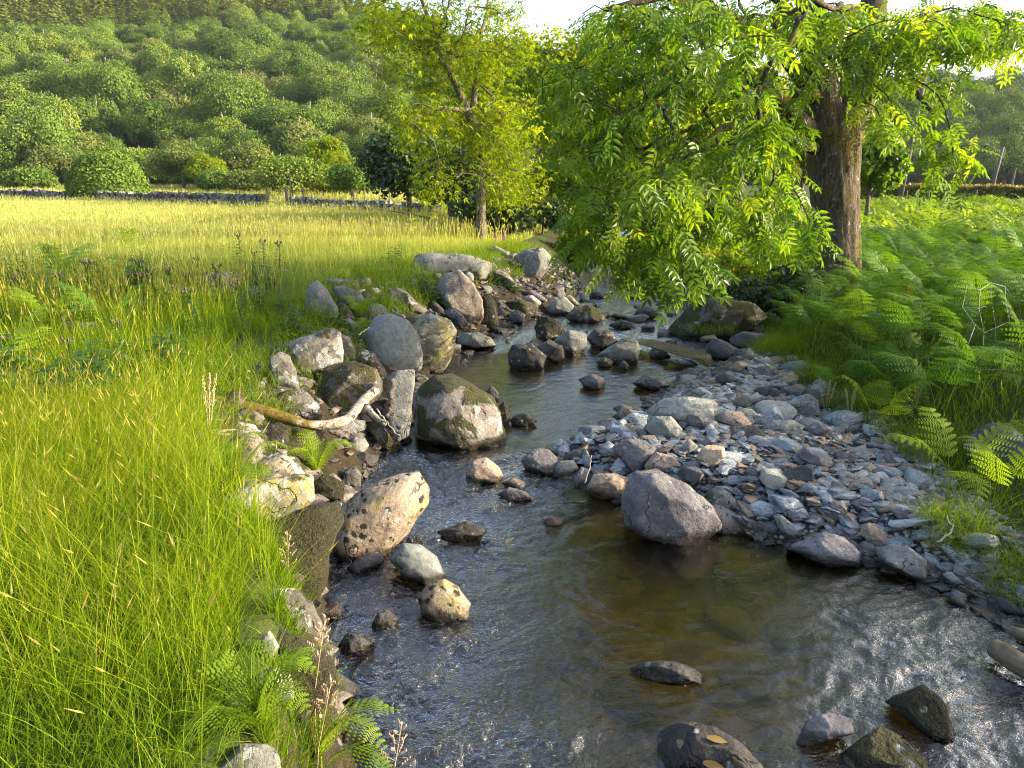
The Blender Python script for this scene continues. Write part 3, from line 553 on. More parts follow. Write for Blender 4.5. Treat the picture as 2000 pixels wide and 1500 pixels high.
B(Z5([(628,1475),(700,1433),(790,1458),(845,1502),(700,1510)]), 'low purple stone awash just below the rusty brown stone', 'purple', 'stone', 'stone', group=GS)
B([(1215,968),(1240,925),(1275,912),(1340,945),(1390,985),(1404,1022),(1370,1047),(1300,1058),(1230,1030),(1214,1000)], 'big mottled purple-brown boulder standing in the stream off the gravel bar', 'purple', group=GB, depth=.85, ncut=7, sub=5)
B([(1145,955),(1160,928),(1200,922),(1232,935),(1228,975),(1150,970)], 'flat wet slab beside the big mottled boulder', 'tan', 'stone', 'stone', group=GB)
B(Z8([(655,285),(760,240),(880,183),(980,200),(1062,280),(1062,352),(870,360),(790,325)]), 'broad dark grey boulder at the water edge of the gravel bar', 'purple', group=GB, ncut=6)
B(Z8([(1190,290),(1260,258),(1350,268),(1442,330),(1432,452),(1300,405),(1200,340)]), 'blocky grey boulder with brown flank at the water edge', 'grey', group=GB)
B(Z8([(605,100),(640,83),(700,130),(795,215),(720,234),(650,195)]), 'slanting pale slab with green algae at the water edge', 'pale', 'stone', 'stone', group=GB)
B(Z8([(355,105),(430,88),(540,140),(590,182),(450,174)]), 'thin flat slab floating level with the water by the mottled boulder', 'purple', 'stone', 'stone', group=GB, depth=.6)
B(Z8([(1055,350),(1060,310),(1130,320),(1198,345),(1180,375),(1100,372)]), 'low blue stone between the two water-edge boulders', 'slate', 'stone', 'stone', group=GB, sub=3)
B(Z8([(1060,270),(1120,225),(1190,270),(1170,315),(1090,310)]), 'white-scuffed angular stone behind the low blue stone', 'purple', 'stone', 'stone', group=GB, sub=3)
B(Z8([(1070,160),(1140,130),(1230,180),(1240,260),(1190,270),(1100,210)]), 'orange-tinged blocky stone on the gravel bar', 'tan', 'stone', 'stone', group=GB)
B(Z8([(1440,320),(1480,295),(1560,400),(1500,415)]), 'pale bluish slab stood on edge beside the blocky grey boulder', 'blue', 'stone', 'stone', group=GB, sub=3)
B(Z8([(1570,550),(1620,508),(1672,530),(1668,602),(1600,575)]), 'grey three-cornered stone at the water edge under the dark slates', 'grey', 'stone', 'stone', group=GB)
B(Z8([(1850,688),(1910,648),(1948,670),(1930,705)]), 'small pale stone at the waterline near the log', 'pale', 'stone', 'stone', group=GB, sub=3)
B(Z8([(1545,420),(1600,405),(1690,500),(1680,525),(1590,480)]), 'dark slate slab tilted above the three-cornered stone', 'slate', 'stone', 'stone', group=GB, sub=3)
B(Z8([(1685,440),(1800,385),(1860,420),(1780,465)]), 'dark slate slab lying flat below the grass tussock', 'dark', 'stone', 'stone', group=GB, sub=3)
B(Z8([(1690,490),(1780,470),(1835,510),(1790,545)]), 'grey slate wedge below the flat dark slab', 'slate', 'stone', 'stone', group=GB, sub=3)
B(Z8([(1525,250),(1560,240),(1680,345),(1640,370),(1560,300)]), 'long dark slab angled down the slope of slates', 'slate', 'stone', 'stone', group=GB, sub=3)
B(Z8([(1840,560),(1900,550),(2010,640),(2000,680),(1900,650)]), 'dark slate at the frame edge above the log', 'dark', 'stone', 'stone', group=GB, sub=3)
B(Z6([(648,845),(720,790),(790,768),(852,810),(862,880),(740,895)]), 'grey boulder with black stripes beside the green bank', 'grey', 'stone', 'stone', group=GB)
B(Z6([(533,935),(570,870),(610,838),(642,870),(662,920),(600,944)]), 'smooth pale blue wedge-shaped stone on the gravel bar', 'blue', 'stone', 'stone', group=GB)
B(Z6([(538,965),(600,918),(700,913),(772,950),(720,1004),(590,994)]), 'white stone streaked with dark lines below the pale blue wedge', 'pale', 'stone', 'stone', group=GB)
B(Z6([(778,955),(830,928),(932,960),(920,994),(800,1004)]), 'plain dark rounded stone beside the white streaked stone', 'purple', 'stone', 'stone', group=GB)
B(Z6([(718,1095),(780,1063),(902,1110),(924,1160),(880,1184),(760,1135)]), 'long reddish rounded slab in the middle of the gravel bar', 'purple', 'stone', 'stone', group=GB)
B(Z6([(618,1245),(700,1180),(812,1158),(822,1262),(700,1274)]), 'dark sharp triangular slate in the middle of the gravel bar', 'dark', 'stone', 'stone', group=GB, ncut=5, p=.55, rough=.5)
B(Z6([(438,1205),(520,1158),(602,1210),(602,1252),(480,1254)]), 'dark stone beside the sharp triangular slate', 'purple', 'stone', 'stone', group=GB)
B(Z6([(588,1325),(680,1328),(760,1378),(814,1470),(760,1505),(650,1425)]), 'blue slab streaked with white near the big mottled boulder', 'blue', 'stone', 'stone', group=GB)
B(Z6([(458,1395),(530,1363),(622,1388),(634,1432),(560,1453),(470,1434)]), 'rough whitish-edged blue block beside the white-streaked slab', 'blue', 'stone', 'stone', group=GB)
B(Z6([(208,1345),(280,1288),(360,1320),(418,1400),(330,1444),(240,1415)]), 'rounded cracked grey stone behind the big mottled boulder', 'grey', 'stone', 'stone', group=GB)
B(Z6([(868,1405),(910,1368),(1000,1398),(1014,1440),(940,1484),(880,1454)]), 'grey-violet slab beside the orange-tinged blocky stone', 'purple', 'stone', 'stone', group=GB)
B(Z6([(748,1275),(800,1270),(942,1330),(900,1346),(800,1325)]), 'long pale-edged slate bar lying across the gravel', 'slate', 'stone', 'stone', group=GB, sub=3)
B(Z6([(615,1290),(700,1308),(794,1370),(700,1364)]), 'long dark slate bar next to the cream round pebble', 'slate', 'stone', 'stone', group=GB, sub=3)
B(Z6([(660,1275),(700,1248),(752,1280),(722,1312),(670,1298)]), 'cream round pebble below the sharp triangular slate', 'tan', 'stone', 'stone', group=GB, sub=3)
B(Z6([(168,1115),(240,1043),(322,1060),(338,1120),(240,1184),(190,1155)]), 'brown stone with orange flank behind the pink rounded stone', 'tan', 'stone', 'stone', group=GB)
B(Z6([(78,1075),(130,1018),(182,1060),(120,1114)]), 'pale grey stone with cracks near the orange-flanked stone', 'grey', 'stone', 'stone', group=GB, sub=3)
B(Z6([(278,895),(330,858),(420,868),(482,940),(400,964),(300,934)]), 'rounded tan stone beside the black-veined stone', 'tan', 'stone', 'stone', group=GB)
B(Z6([(338,828),(440,773),(532,800),(440,855)]), 'flat brown stone in the shallow side water', 'brown', 'stone', 'stone', group=GB)
B(Z6([(138,753),(200,728),(267,770),(200,789)]), 'pale stone at the upper end of the gravel bar', 'pale', 'stone', 'stone', group=GB, sub=3)
B(Z6([(218,965),(250,928),(302,990),(250,1034)]), 'pale blue three-sided slab beside the rounded tan stone', 'blue', 'stone', 'stone', group=GB, sub=3)
B(Z6([(488,745),(560,723),(642,770),(550,799)]), 'dark flat stone under the drooping bank grass', 'dark', 'stone', 'stone', group=GB, sub=3)
B(Z6([(270,680),(330,650),(415,690),(390,715),(300,715)]), 'dark slab at the top of the gravel bar', 'dark', 'stone', 'stone', group=GB, sub=3)
B(Z6([(1690,1070),(1740,978),(1830,933),(1920,958),(2010,1040),(2020,1165),(1900,1175),(1720,1105)]), 'large violet-grey rock set in the grassy bank behind the bright fern', 'purple', group='rocks in the bracken bank', depth=.6)
B([(1668,512),(1690,498),(1720,505),(1732,520),(1720,535),(1680,535)], 'brown mound of stone beside the ash trunk foot', 'brown', group='rocks in the bracken bank')
# --- near shallows
B(Z8([(-50,1330),(40,1285),(150,1263),(290,1280),(400,1340),(540,1460),(570,1530),(-50,1530)]), 'broad black mossy rock with fallen yellow leaves at the bottom of the stream', 'wetdark', group=GS, depth=.7, sub=5)
B(Z8([(728,1415),(790,1258),(900,1193),(1020,1208),(1044,1280),(920,1335),(800,1384)]), 'wet purple humped rock with water sliding over it', 'purple', group=GS)
B(Z8([(1238,1165),(1320,1108),(1440,1038),(1532,1100),(1594,1310),(1480,1305),(1330,1215)]), 'black moss-furred rock in the sparkling shallows', 'darkmoss', group=GS)
B(Z8([(990,1470),(1090,1378),(1200,1278),(1300,1308),(1434,1420),(1444,1530),(1000,1530)]), 'brown mossy rock with a pale corner, beside the wet purple hump', 'mossy', group=GS)
B([(1230,1312),(1260,1296),(1320,1290),(1378,1310),(1382,1322),(1330,1334),(1250,1328)], 'low dark weed-topped stone alone in midstream', 'wetdark', 'stone', 'stone', group=GS)
B(Z7([(1580,250),(1750,195),(1880,250),(1800,300),(1640,305)]), 'wet brown stone just awash in the riffle beside the golden boulder', 'wetdark', 'stone', 'stone', group=GS)
B([(1060,1018),(1075,1008),(1100,1012),(1098,1026),(1070,1028)], 'small rusty orange stone awash in midstream', 'tan', 'stone', 'stone', group=GS, sub=3)
# --- stones lying on the bed
def stone_proto(kind, mat, seed, flat=.5, elong=1.4, sub=3, ang=10):
    g = np.random.default_rng(seed); d, Fc = ico(sub); p = .7
    P = np.sign(d) * np.abs(d) ** p * np.array([elong, 1.0, flat]); P = P / np.abs(P[:, 0]).max() * .5
    for k in range(ang):
        n = g.normal(size=3); n /= np.linalg.norm(n); dd = P @ n; h = dd.max() * g.uniform(.62, .9); P = P - n * (np.clip(dd - h, 0, None) * .9)[:, None]
    q = P * 2; P = P * (1 + .1 * fbm(q * 2 + seed, 3, seed) + .05 * fbm(q * 7, 2, seed + 3))[:, None]
    P[:, 2] -= P[:, 2].min() * .55
    me_o = mesh_np(kind, P, Fc, RM[mat], sharp=32 if ang > 6 else None); me = me_o.data; bpy.data.objects.remove(me_o); return me
def put(me, name, x, y, z, s, label, cat, group, tilt=.25):
    o = bpy.data.objects.new(name, me); COL.objects.link(o); o.location = (x, y, z); o.scale = (s, s, s * random.uniform(.75, 1.2))
    o.rotation_euler = (random.gauss(0, tilt), random.gauss(0, tilt), random.uniform(0, 6.28)); return tag(o, label, cat, group)
pa, pb = at_z(750 + 1290 * .35, 450 + 612 * .35, .05), at_z(750 + 1890 * .35, 450 + 775 * .35, .05); dv = pb - pa; ln = float(np.hypot(dv[0], dv[1]))
o = put(stone_proto('rock_shelf', 'mossy', 31, .075, 5.2, 5, 7), 'rock_shelf', (pa[0] + pb[0]) / 2, (pa[1] + pb[1]) / 2, .06, ln, 'long low mossy rock shelf with grass growing at its upper end', 'rock', GS, 0); o.scale = (ln, ln * .95, ln * .9); o.rotation_euler = (0, .01, math.atan2(dv[1], dv[0]))
for q in (.1, .3, .5, .7, .9): ROCKS.append((pa * (1 - q) + pb * q, .3))
RS = [stone_proto('river_stone', m, 170 + i, .55, 1.4, 4, 9) for i, m in enumerate(('wetdark', 'purple', 'grey', 'mossy'))]; rp = []
for _ in range(4000):
    if len(rp) >= 62: break
    y = random.uniform(10.4, 19); x = random.uniform(float(XL(y)) - .1, float(XW(y)) + .2); s = random.choice((.16, .2, .26, .34, .48))
    if y < 11.3 and x < 1.6: continue
    if 14.5 < y < 18 and abs(x - (float(XL(y)) + float(XW(y))) / 2 + .1) < .35: continue
    if any((x - C[0]) ** 2 + (y - C[1]) ** 2 < (r * .85 + s * .25) ** 2 for C, r in ROCKS) or any((x - a) ** 2 + (y - b) ** 2 < (.42 * (s + c)) ** 2 for a, b, c in rp): continue
    rp.append((x, y, s)); k = random.randrange(4); put(RS[k], 'river_stone', x, y, -.03, s, ('wet black', 'violet-grey', 'grey', 'mossy')[k] + ' stone crowding the shallow channel upstream of the pool', 'river stone', ('wet black', 'violet-grey', 'grey', 'mossy')[k] + ' stones of the upper channel', .25)
UW = [stone_proto('bed_stone', m, 40 + i, .45, 1.3, 3, 5) for i, m in enumerate(('algae', 'algaeg', 'algae', 'algaeg'))]
for i in range(95):
    y = random.uniform(2.7, 7.2); x = random.uniform(float(XL(y)) + .15, float(XW(y)) - .05)
    s = random.choice((.16, .2, .25, .3, .4)); k = random.randrange(4)
    put(UW[k], 'bed_stone', x, y, gz1(x, y) - .02, s, ('brown stone lying under the water on the stream bed', 'green-brown stone lying under the water on the stream bed')[k % 2], 'bed stone', ('brown stones under the water', 'green stones under the water')[k % 2], .15)
# --- the loose stones of the bar
KIND = [('slate', 'blue-grey flat slate lying loose among the stones of the gravel bar', 'blue-grey slates of the gravel bar'),
        ('purple', 'violet-grey stone lying loose among the slates of the gravel bar', 'violet-grey stones of the gravel bar'),
        ('pale', 'pale grey stone lying loose among the slates of the gravel bar', 'pale stones of the gravel bar'),
        ('tan', 'tan stone lying loose among the slates of the gravel bar', 'tan stones of the gravel bar'),
        ('blue', 'light blue slate lying loose among the stones of the gravel bar', 'light blue slates of the gravel bar'),
        ('dark', 'near-black slate lying loose among the stones of the gravel bar', 'dark slates of the gravel bar')]
PR = {m: [stone_proto('stone', m, 100 + 7 * i + j, (.28, .42, .24, .5)[j] if m in ('slate', 'blue', 'dark') else (.4, .55, .7, .5)[j], (1.9, 1.4, 2.3, 1.3)[j], 3, (12, 9, 13, 8)[j]) for j in range(4)] for i, (m, a, b) in enumerate(KIND)}
placed = []
def try_place(n, smin, smax, ymax=10.6, tries=60):
    c = 0
    for _ in range(n * tries):
        if c >= n: break
        y = 2.9 + (ymax - 2.9) * random.random(); a, b = float(XW(y)) - .12, float(XR(y)) + .15
        if b - a < .2 and random.random() > .3: continue
        x = random.uniform(a, b); s = smin + (smax - smin) * random.random() ** 1.8
        if any((x - q[0]) ** 2 + (y - q[1]) ** 2 < (.36 * (s + q[2])) ** 2 for q in placed): continue
        if any((x - C[0]) ** 2 + (y - C[1]) ** 2 < (r * .62 + s * .2) ** 2 for C, r in ROCKS): continue
        m, la, gr = random.choices(KIND, (34, 22, 12, 9, 17, 6))[0]
        placed.append((x, y, s)); z = max(gz1(x, y), -.03)
        put(random.choice(PR[m]), 'stone', x, y, z - .01 * s, s, la, 'stone', gr); c += 1
try_place(80, .26, .52); try_place(105, .13, .24)
# stones wedged between the boulders of the bank
BP = [stone_proto('bank_stone', m, 150 + i, .6, 1.35, 3, 8) for i, m in enumerate(('brown', 'mossy', 'grey', 'darkmoss', 'pinkl', 'wetdark'))]
BL = [('brown', 'brown stone wedged between the boulders of the grassy bank'), ('half mossy', 'half mossy stone wedged between the boulders of the grassy bank'), ('grey', 'grey stone wedged between the boulders of the grassy bank'), ('dark mossy', 'dark mossy stone wedged between the boulders of the grassy bank'), ('pinkish', 'pinkish lichened stone wedged between the boulders of the grassy bank'), ('wet black', 'wet black stone wedged between the boulders of the grassy bank')]
nb = 0
for _ in range(6000):
    if nb >= 270: break
    y = random.uniform(2.6, 19.5) if nb < 150 else random.uniform(10, 20); u = random.uniform(-.12, .7); x = float(XL(y)) - u * (float(XL(y)) - float(XB(y))); s = random.choice((.36, .28, .22, .18)) if nb < 70 else random.choice((.4, .3, .22, .16)) if nb < 150 and y > 10 else random.choice((.08, .1, .13, .17))
    if any((x - q[0]) ** 2 + (y - q[1]) ** 2 < (.4 * (s + q[2])) ** 2 for q in placed): continue
    if any((x - C[0]) ** 2 + (y - C[1]) ** 2 < (r * .8) ** 2 for C, r in ROCKS): continue
    placed.append((x, y, s)); k = random.randrange(6); put(BP[k], 'bank_stone', x, y, max(gz1(x, y), -.04) - .02, s, BL[k][1], 'bank stone', BL[k][0] + ' stones of the bank', .4); nb += 1
# finer pieces nobody could count
GP = []
for j, m in enumerate(('slate', 'purple', 'blue', 'tan', 'brown', 'wetdark')):
    d, Fc = ico(1); N = 2400 if j == 0 else 1100
    y = rng.uniform(2.9, 11.5, N); x = XW(y) - .1 + rng.random(N) * (XR(y) - XW(y) + .35)
    if j > 3: y = rng.uniform(2.5, 20, N); x = XL(y) + .15 - rng.random(N) * (XL(y) - XB(y)) * .8
    z = gz(x, y)
    s = .035 + .12 * rng.random(N) ** 1.8; A = rdir(N); Nn = rdir(N) * .35 + [0, 0, 1]; X, Yv, Zv = frames(np.cross(Nn, A), Nn)
    tv = d * np.array([.75, .5, .22]) * (1 + .25 * np.random.default_rng(j).normal(size=(len(d), 1)))
    V, Fq, a = stamp(tv, Fc, np.stack([x, y, z + .01], 1), X, Yv, Zv, s)
    o = mesh_np('gravel', V, Fq, RM[m], smooth=False); tag(o, 'fine broken %s chips filling the gaps of the bar' % ('slate', 'violet', 'bluish', 'tan')[j] if j < 4 else 'small %s stones littering the earth between the bank boulders' % ('', '', '', '', 'brown', 'dark')[j], 'gravel', kind='stuff')
# ------------------------------------------------------------------ plant materials
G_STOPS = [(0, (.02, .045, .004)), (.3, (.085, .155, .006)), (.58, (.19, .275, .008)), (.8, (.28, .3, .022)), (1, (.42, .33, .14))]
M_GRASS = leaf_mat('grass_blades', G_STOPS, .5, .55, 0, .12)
M_STRAW = leaf_mat('meadow_blades', [(0, (.09, .15, .025)), (.35, (.22, .27, .055)), (.65, (.4, .41, .115)), (1, (.52, .5, .26))], .45, .6, 0, .1)
M_FERN = leaf_mat('fern_leaf', [(0, (.025, .07, .01)), (.5, (.065, .155, .018)), (1, (.15, .26, .03))], .45, .55, .25, .12)
M_FERNB = leaf_mat('fern_leaf_bright', [(0, (.07, .13, .008)), (.5, (.16, .25, .015)), (1, (.26, .33, .03))], .5, .55, .2, .12)
M_ASH = leaf_mat('ash_leaf', [(0, (.04, .1, .008)), (.5, (.11, .21, .01)), (1, (.22, .3, .015))], .58, .4, .1, .3)
M_RIV = leaf_mat('riverside_leaf', [(0, (.08, .14, .006)), (.5, (.19, .26, .01)), (1, (.3, .34, .02))], .64, .5, .2, .12)
M_BUSH = leaf_mat('bush_leaf', [(0, (.012, .028, .008)), (.5, (.03, .055, .012)), (1, (.06, .085, .018))], .3, .5, .2, .3)
M_HILL = leaf_mat('woodland_leaf', [(0, (.045, .09, .016)), (.5, (.095, .155, .022)), (1, (.18, .22, .035))], .16, .6, .6, .05)
M_HILLP = leaf_mat('pale_woodland_leaf', [(0, (.075, .11, .022)), (.5, (.135, .17, .034)), (1, (.2, .22, .055))], .3, .6, .5, .15)
M_CONI = leaf_mat('conifer_leaf', [(0, (.08, .105, .02)), (.5, (.15, .18, .03)), (1, (.21, .23, .045))], .25, .6, .4, .15)
M_DOCK = leaf_mat('broad_leaf', [(0, (.02, .05, .01)), (.5, (.045, .1, .015)), (1, (.1, .18, .025))], .4, .55, .3, .12)
M_TWIG = simple_mat('twig_bark', (.05, .04, .028), (.13, .11, .08), 20, .85, .4)
M_STRAWSTEM = simple_mat('dry_stem', (.28, .2, .1), (.42, .32, .18), 30, .7, .2)
M_PINK = leaf_mat('pink_petal', [(0, (.3, .08, .2)), (1, (.5, .2, .38))], .4, .5, 0, .2, (1.1, .9, 1.1))
def bark_mat(name, c1, c2, c3, moss=.3, sc=(9, 9, 1.5)):
    t = NT(name); tc = t.n('ShaderNodeTexCoord'); v = tc.outputs['Object']; geo = t.n('ShaderNodeNewGeometry')
    mp = t.n('ShaderNodeMapping'); t.link(v, mp.inputs[0]); mp.inputs['Scale'].default_value = sc
    f = t.noise(mp.outputs[0], 3.2, 7, .65, .7); f2 = t.noise(v, 30, 5, .7)
    c = t.ramp(f, [(.34, c1), (.5, c2), (.66, c3)])
    c = t.mix(.7, c, t.ramp(f2, [(.3, (.6, .6, .6)), (.7, (1.3, 1.3, 1.3))]), 'MULTIPLY')
    m = t.step(t.noise(v, 1.3, 6, .65), .62 - moss * .25, .68 - moss * .25)
    c = t.mix(t.math('MULTIPLY', m, .85), c, t.ramp(f2, [(.3, (.03, .03, .006)), (.6, (.1, .085, .012)), (.8, (.2, .16, .02))]))
    li = t.step(t.noise(v, 7, 5, .6), .62, .68); c = t.mix(t.math('MULTIPLY', li, .5), c, (.3, .32, .29))
    return t.done(t.pbsdf(c, .9, .15, t.bump(t.math('ADD', f, t.math('MULTIPLY', f2, .3)), .9, .05)))
M_BARK = bark_mat('ash_bark', (.02, .016, .011), (.07, .056, .038), (.15, .12, .085), .55)
M_BARK2 = bark_mat('grey_bark', (.04, .034, .026), (.12, .1, .075), (.24, .2, .16), .2, (14, 14, 2))
# ------------------------------------------------------------------ grass
def blades(P, H, W, lean, col, g, seg=3, tipw=.12, dirbias=None, curl=1.0):
    n = len(P); a = g.uniform(0, 2 * math.pi, n); D = np.stack([np.cos(a), np.sin(a), np.zeros(n)], 1)
    if dirbias is not None: D = D + np.array(dirbias); D /= np.linalg.norm(D, axis=1)[:, None]
    b = g.uniform(0, 2 * math.pi, n); S = np.stack([np.cos(b), np.sin(b), np.zeros(n)], 1)
    L = lean * g.uniform(.15, 1.3, n); k = np.arange(seg + 1) / seg
    V = np.zeros((n, seg + 1, 2, 3)); A = np.zeros((n, seg + 1, 2))
    for i, s in enumerate(k):
        c = P + D * (L * H * (s ** (1.6 * curl)))[:, None] + np.array([0, 0, 1]) * (H * (s - .22 * L * s * s))[:, None]
        w = W * ((1 - s) * .95 + tipw) * (1 if s > 0 else .7)
        V[:, i, 0] = c - S * (w / 2)[:, None]; V[:, i, 1] = c + S * (w / 2)[:, None]
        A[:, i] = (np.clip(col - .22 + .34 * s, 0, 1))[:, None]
    base = (np.arange(n) * (seg + 1) * 2)[:, None] + (np.arange(seg) * 2)[None]
    Fq = np.stack([base, base + 1, base + 3, base + 2], -1).reshape(-1, 4)
    return V.reshape(-1, 3), Fq, A.ravel()
def seedheads(P, H, lean, g, hw=.012, hl=.12, seg=5, dirbias=None):
    """stalks with a fuzzy spike at the end (stalk strip + 2 crossed spindles)"""
    n = len(P); V1, F1, A1 = blades(P, H, np.full(n, hw * .22), lean, np.full(n, .66), g, 3, .9, dirbias)
    tip = V1.reshape(n, 4, 2, 3).mean(2); T = tip[:, 3] - tip[:, 2]; T /= np.linalg.norm(T, axis=1)[:, None]
    X, Y, Z = frames(T, rdir(n, g)); tv = np.array([[0, 0, 0], [.3, .5, 0], [1, 0, 0], [.3, -.5, 0], [.3, 0, .5], [.3, 0, -.5]]) * [1, .8, .8]
    tf = np.array([[0, 1, 2, 3], [0, 4, 2, 5]]); sc = np.stack([np.full(n, hl) * g.uniform(.5, 1.2, n), np.full(n, hw), np.full(n, hw)], 1)
    V2, F2, A2 = stamp(tv, tf, tip[:, 3] - T * .01, X, Y, Z, sc, None, g.uniform(.8, 1, n))
    return np.vstack([V1, V2]), np.vstack([F1, F2 + len(V1)]), np.concatenate([A1, A2])
RK = np.array([[c[0], c[1], r] for c, r in ROCKS])
def off_rocks(x, y, k=.8):
    ok = np.ones(len(x), bool)
    for cx, cy_, r in RK: ok &= (x - cx) ** 2 + (y - cy_) ** 2 > (k * r) ** 2
    return ok
def area(n, y0, y1, side, g, inset=.0, power=1.0):
    """points of the visible wedge left or right of the stream"""
    y = y0 + (y1 - y0) * np.sqrt(g.random(n)) if power == 1 else y0 + (y1 - y0) * g.random(n)
    if side < 0: a, b = -.74 * y - 1.0, XB(y) + inset
    else: a, b = XR(y) + inset, .74 * y + 1.0
    x = a + (b - a) * g.random(n); ok = b > a
    return x[ok], y[ok]
gg = np.random.default_rng(3)
def patch(name, label, mat, parts):
    V = []; Fq = []; A = []; n = 0
    for v, f, a in parts: V.append(v); Fq.append(f + n); A.append(a); n += len(v)
    o = mesh_np(name, np.vstack(V), np.vstack(Fq), mat, attrs=dict(tint=np.concatenate(A)), smooth=True); return tag(o, label, 'grass', kind='stuff')
def pz(x, y): return np.stack([x, y, gz(x, y) - .01], 1)
parts = []
x, y = area(52000, 1.2, 5.0, -1, gg, -.12); k = off_rocks(x, y, .75); x, y = x[k], y[k]; n = len(x); cl = n2(x, y, 1.3, 3, 4)
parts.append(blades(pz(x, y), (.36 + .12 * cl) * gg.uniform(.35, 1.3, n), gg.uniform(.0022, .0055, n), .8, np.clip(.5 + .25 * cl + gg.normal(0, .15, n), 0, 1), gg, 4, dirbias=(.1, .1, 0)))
x, y = area(36000, 5.0, 10, -1, gg, -.05); k = off_rocks(x, y, .75); x, y = x[k], y[k]; n = len(x); cl = n2(x, y, .9, 3, 4)
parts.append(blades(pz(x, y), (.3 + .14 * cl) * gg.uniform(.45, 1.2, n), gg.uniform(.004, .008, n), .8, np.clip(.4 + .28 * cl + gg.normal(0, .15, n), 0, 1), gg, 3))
# the bank edge: tufts hanging over the stones
y = gg.uniform(1.8, 20, 22000); x = XB(y) + (XL(y) - XB(y)) * gg.uniform(-.05, .62, len(y)) ** 1; cl = n2(x, y, 2.2, 3, 14); uu = (XL(y) - x) / (XL(y) - XB(y)); k = off_rocks(x, y, .85) & (cl > -.2) & ((y > 6) | (uu > .86)); x, y = x[k], y[k]; n = len(x)
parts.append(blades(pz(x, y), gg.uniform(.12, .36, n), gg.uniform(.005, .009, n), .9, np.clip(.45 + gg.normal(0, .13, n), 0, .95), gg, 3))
y = gg.uniform(1.6, 6.2, 9000); u = gg.uniform(.25, .95, 9000); x = XL(y) - u * (XL(y) - XB(y)); k = off_rocks(x, y, .7) & (n2(x, y, 3, 2, 15) > -.25); x, y = x[k], y[k]; n = len(x)
parts.append(blades(pz(x, y), gg.uniform(.05, .17, n), gg.uniform(.003, .006, n), 1.0, np.clip(.4 + gg.normal(0, .14, n), 0, .95), gg, 3))
x, y = area(1300, 1.4, 5.0, -1, gg, .0); n = len(x); parts.append(seedheads(pz(x, y), gg.uniform(.35, .72, n), .5, gg, .008, .07, dirbias=(.3, 0, 0)))
x, y = area(1300, 5.0, 10, -1, gg, -.1); n = len(x); parts.append(seedheads(pz(x, y), gg.uniform(.4, .75, n), .3, gg, .013, .1))
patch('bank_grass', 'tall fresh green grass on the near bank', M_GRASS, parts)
parts = []
x, y = area(60000, 10, 20, -1, gg, .05); k = off_rocks(x, y, .75); x, y = x[k], y[k]; n = len(x); cl = n2(x, y, .5, 3, 4)
parts.append(blades(pz(x, y), (.25 + .09 * cl) * gg.uniform(.5, 1.2, n), gg.uniform(.007, .012, n), .45, np.clip(-.02 + .045 * (y - 10) + .2 * cl + gg.normal(0, .14, n), 0, 1), gg, 2))  # nearer blades greener; part of that tint stands in for meadow shade
x, y = area(2000, 9, 20, -1, gg, -.2); n = len(x); parts.append(seedheads(pz(x, y), gg.uniform(.45, .8, n), .25, gg, .016, .1))
x, y = area(70000, 20, 58, -1, gg, 0, 2); n = len(x); cl = n2(x, y, .25, 3, 4)
parts.append(blades(pz(x, y), (.22 + .08 * cl) * gg.uniform(.6, 1.2, n), gg.uniform(.02, .035, n), .35, np.clip(.5 + .25 * cl + gg.normal(0, .15, n), 0, 1), gg, 2))
x, y = area(14000, 20, 58, -1, gg, -.2, 2); n = len(x); parts.append(seedheads(pz(x, y), gg.uniform(.25, .45, n), .2, gg, .03, .12))
x, y = area(30000, 62, 150, -1, gg, 0, 2); n = len(x)
parts.append(blades(pz(x, y), gg.uniform(.25, .5, n), gg.uniform(.06, .12, n), .3, np.clip(.6 + gg.normal(0, .15, n), 0, 1), gg, 2))
patch('meadow_grass', 'golden hay meadow reaching the stone wall', M_STRAW, parts)
parts = []
x, y = area(30000, 2.6, 15, 1, gg, .0); k = off_rocks(x, y, .7); x, y = x[k], y[k]; n = len(x); cl = n2(x, y, 1.1, 3, 6)
parts.append(blades(pz(x, y), (.23 + .1 * cl) * gg.uniform(.5, 1.3, n), gg.uniform(.005, .009, n), .8, np.clip(.42 + .18 * cl + gg.normal(0, .12, n), 0, .95), gg, 3, dirbias=(-.3, -.1, 0)))
# tussocks trailing over the foot of the bank
for cx, cy_, r, m in ((3.1, 4.75, .22, 700), (3.35, 4.2, .3, 900), (3.75, 6.2, .3, 500), (3.75, 10.2, .35, 900), (4.0, 11.0, .4, 900), (3.65, 8.6, .25, 500), (3.6, 7.6, .25, 500)):
    a = gg.uniform(0, 6.28, m); rr = r * np.sqrt(gg.random(m)); x = cx + rr * np.cos(a); y = cy_ + rr * np.sin(a)
    parts.append(blades(pz(x, y), gg.uniform(.12, .34, m), gg.uniform(.004, .007, m), 1.1, np.clip(.42 + gg.normal(0, .13, m), 0, .95), gg, 3, dirbias=(-.4, -.2, 0)))
x, y = area(26000, 15, 46, 1, gg, .2, 2); n = len(x)
parts.append(blades(pz(x, y), gg.uniform(.2, .45, n), gg.uniform(.015, .03, n), .5, np.clip(.5 + gg.normal(0, .14, n), 0, 1), gg, 2))
x, y = area(220, 3, 14, 1, gg, .3); n = len(x); parts.append(seedheads(pz(x, y), gg.uniform(.4, .7, n), .35, gg, .011, .09))
y = gg.uniform(11.5, 12.7, 1100); x = gg.uniform(2.8, 3.8, 1100); k = ((x - 3.3) / .4) ** 2 + ((y - 12.1) / .25) ** 2 < 1; x, y = x[k], y[k]; n = len(x)
if n: parts.append(blades(np.stack([x, y, np.full(n, .16)], 1), gg.uniform(.1, .2, n), gg.uniform(.006, .01, n), .6, np.clip(.45 + gg.normal(0, .1, n), 0, .95), gg, 2))
patch('verge_grass', 'grass under the bracken on the gravel side', M_GRASS, parts)
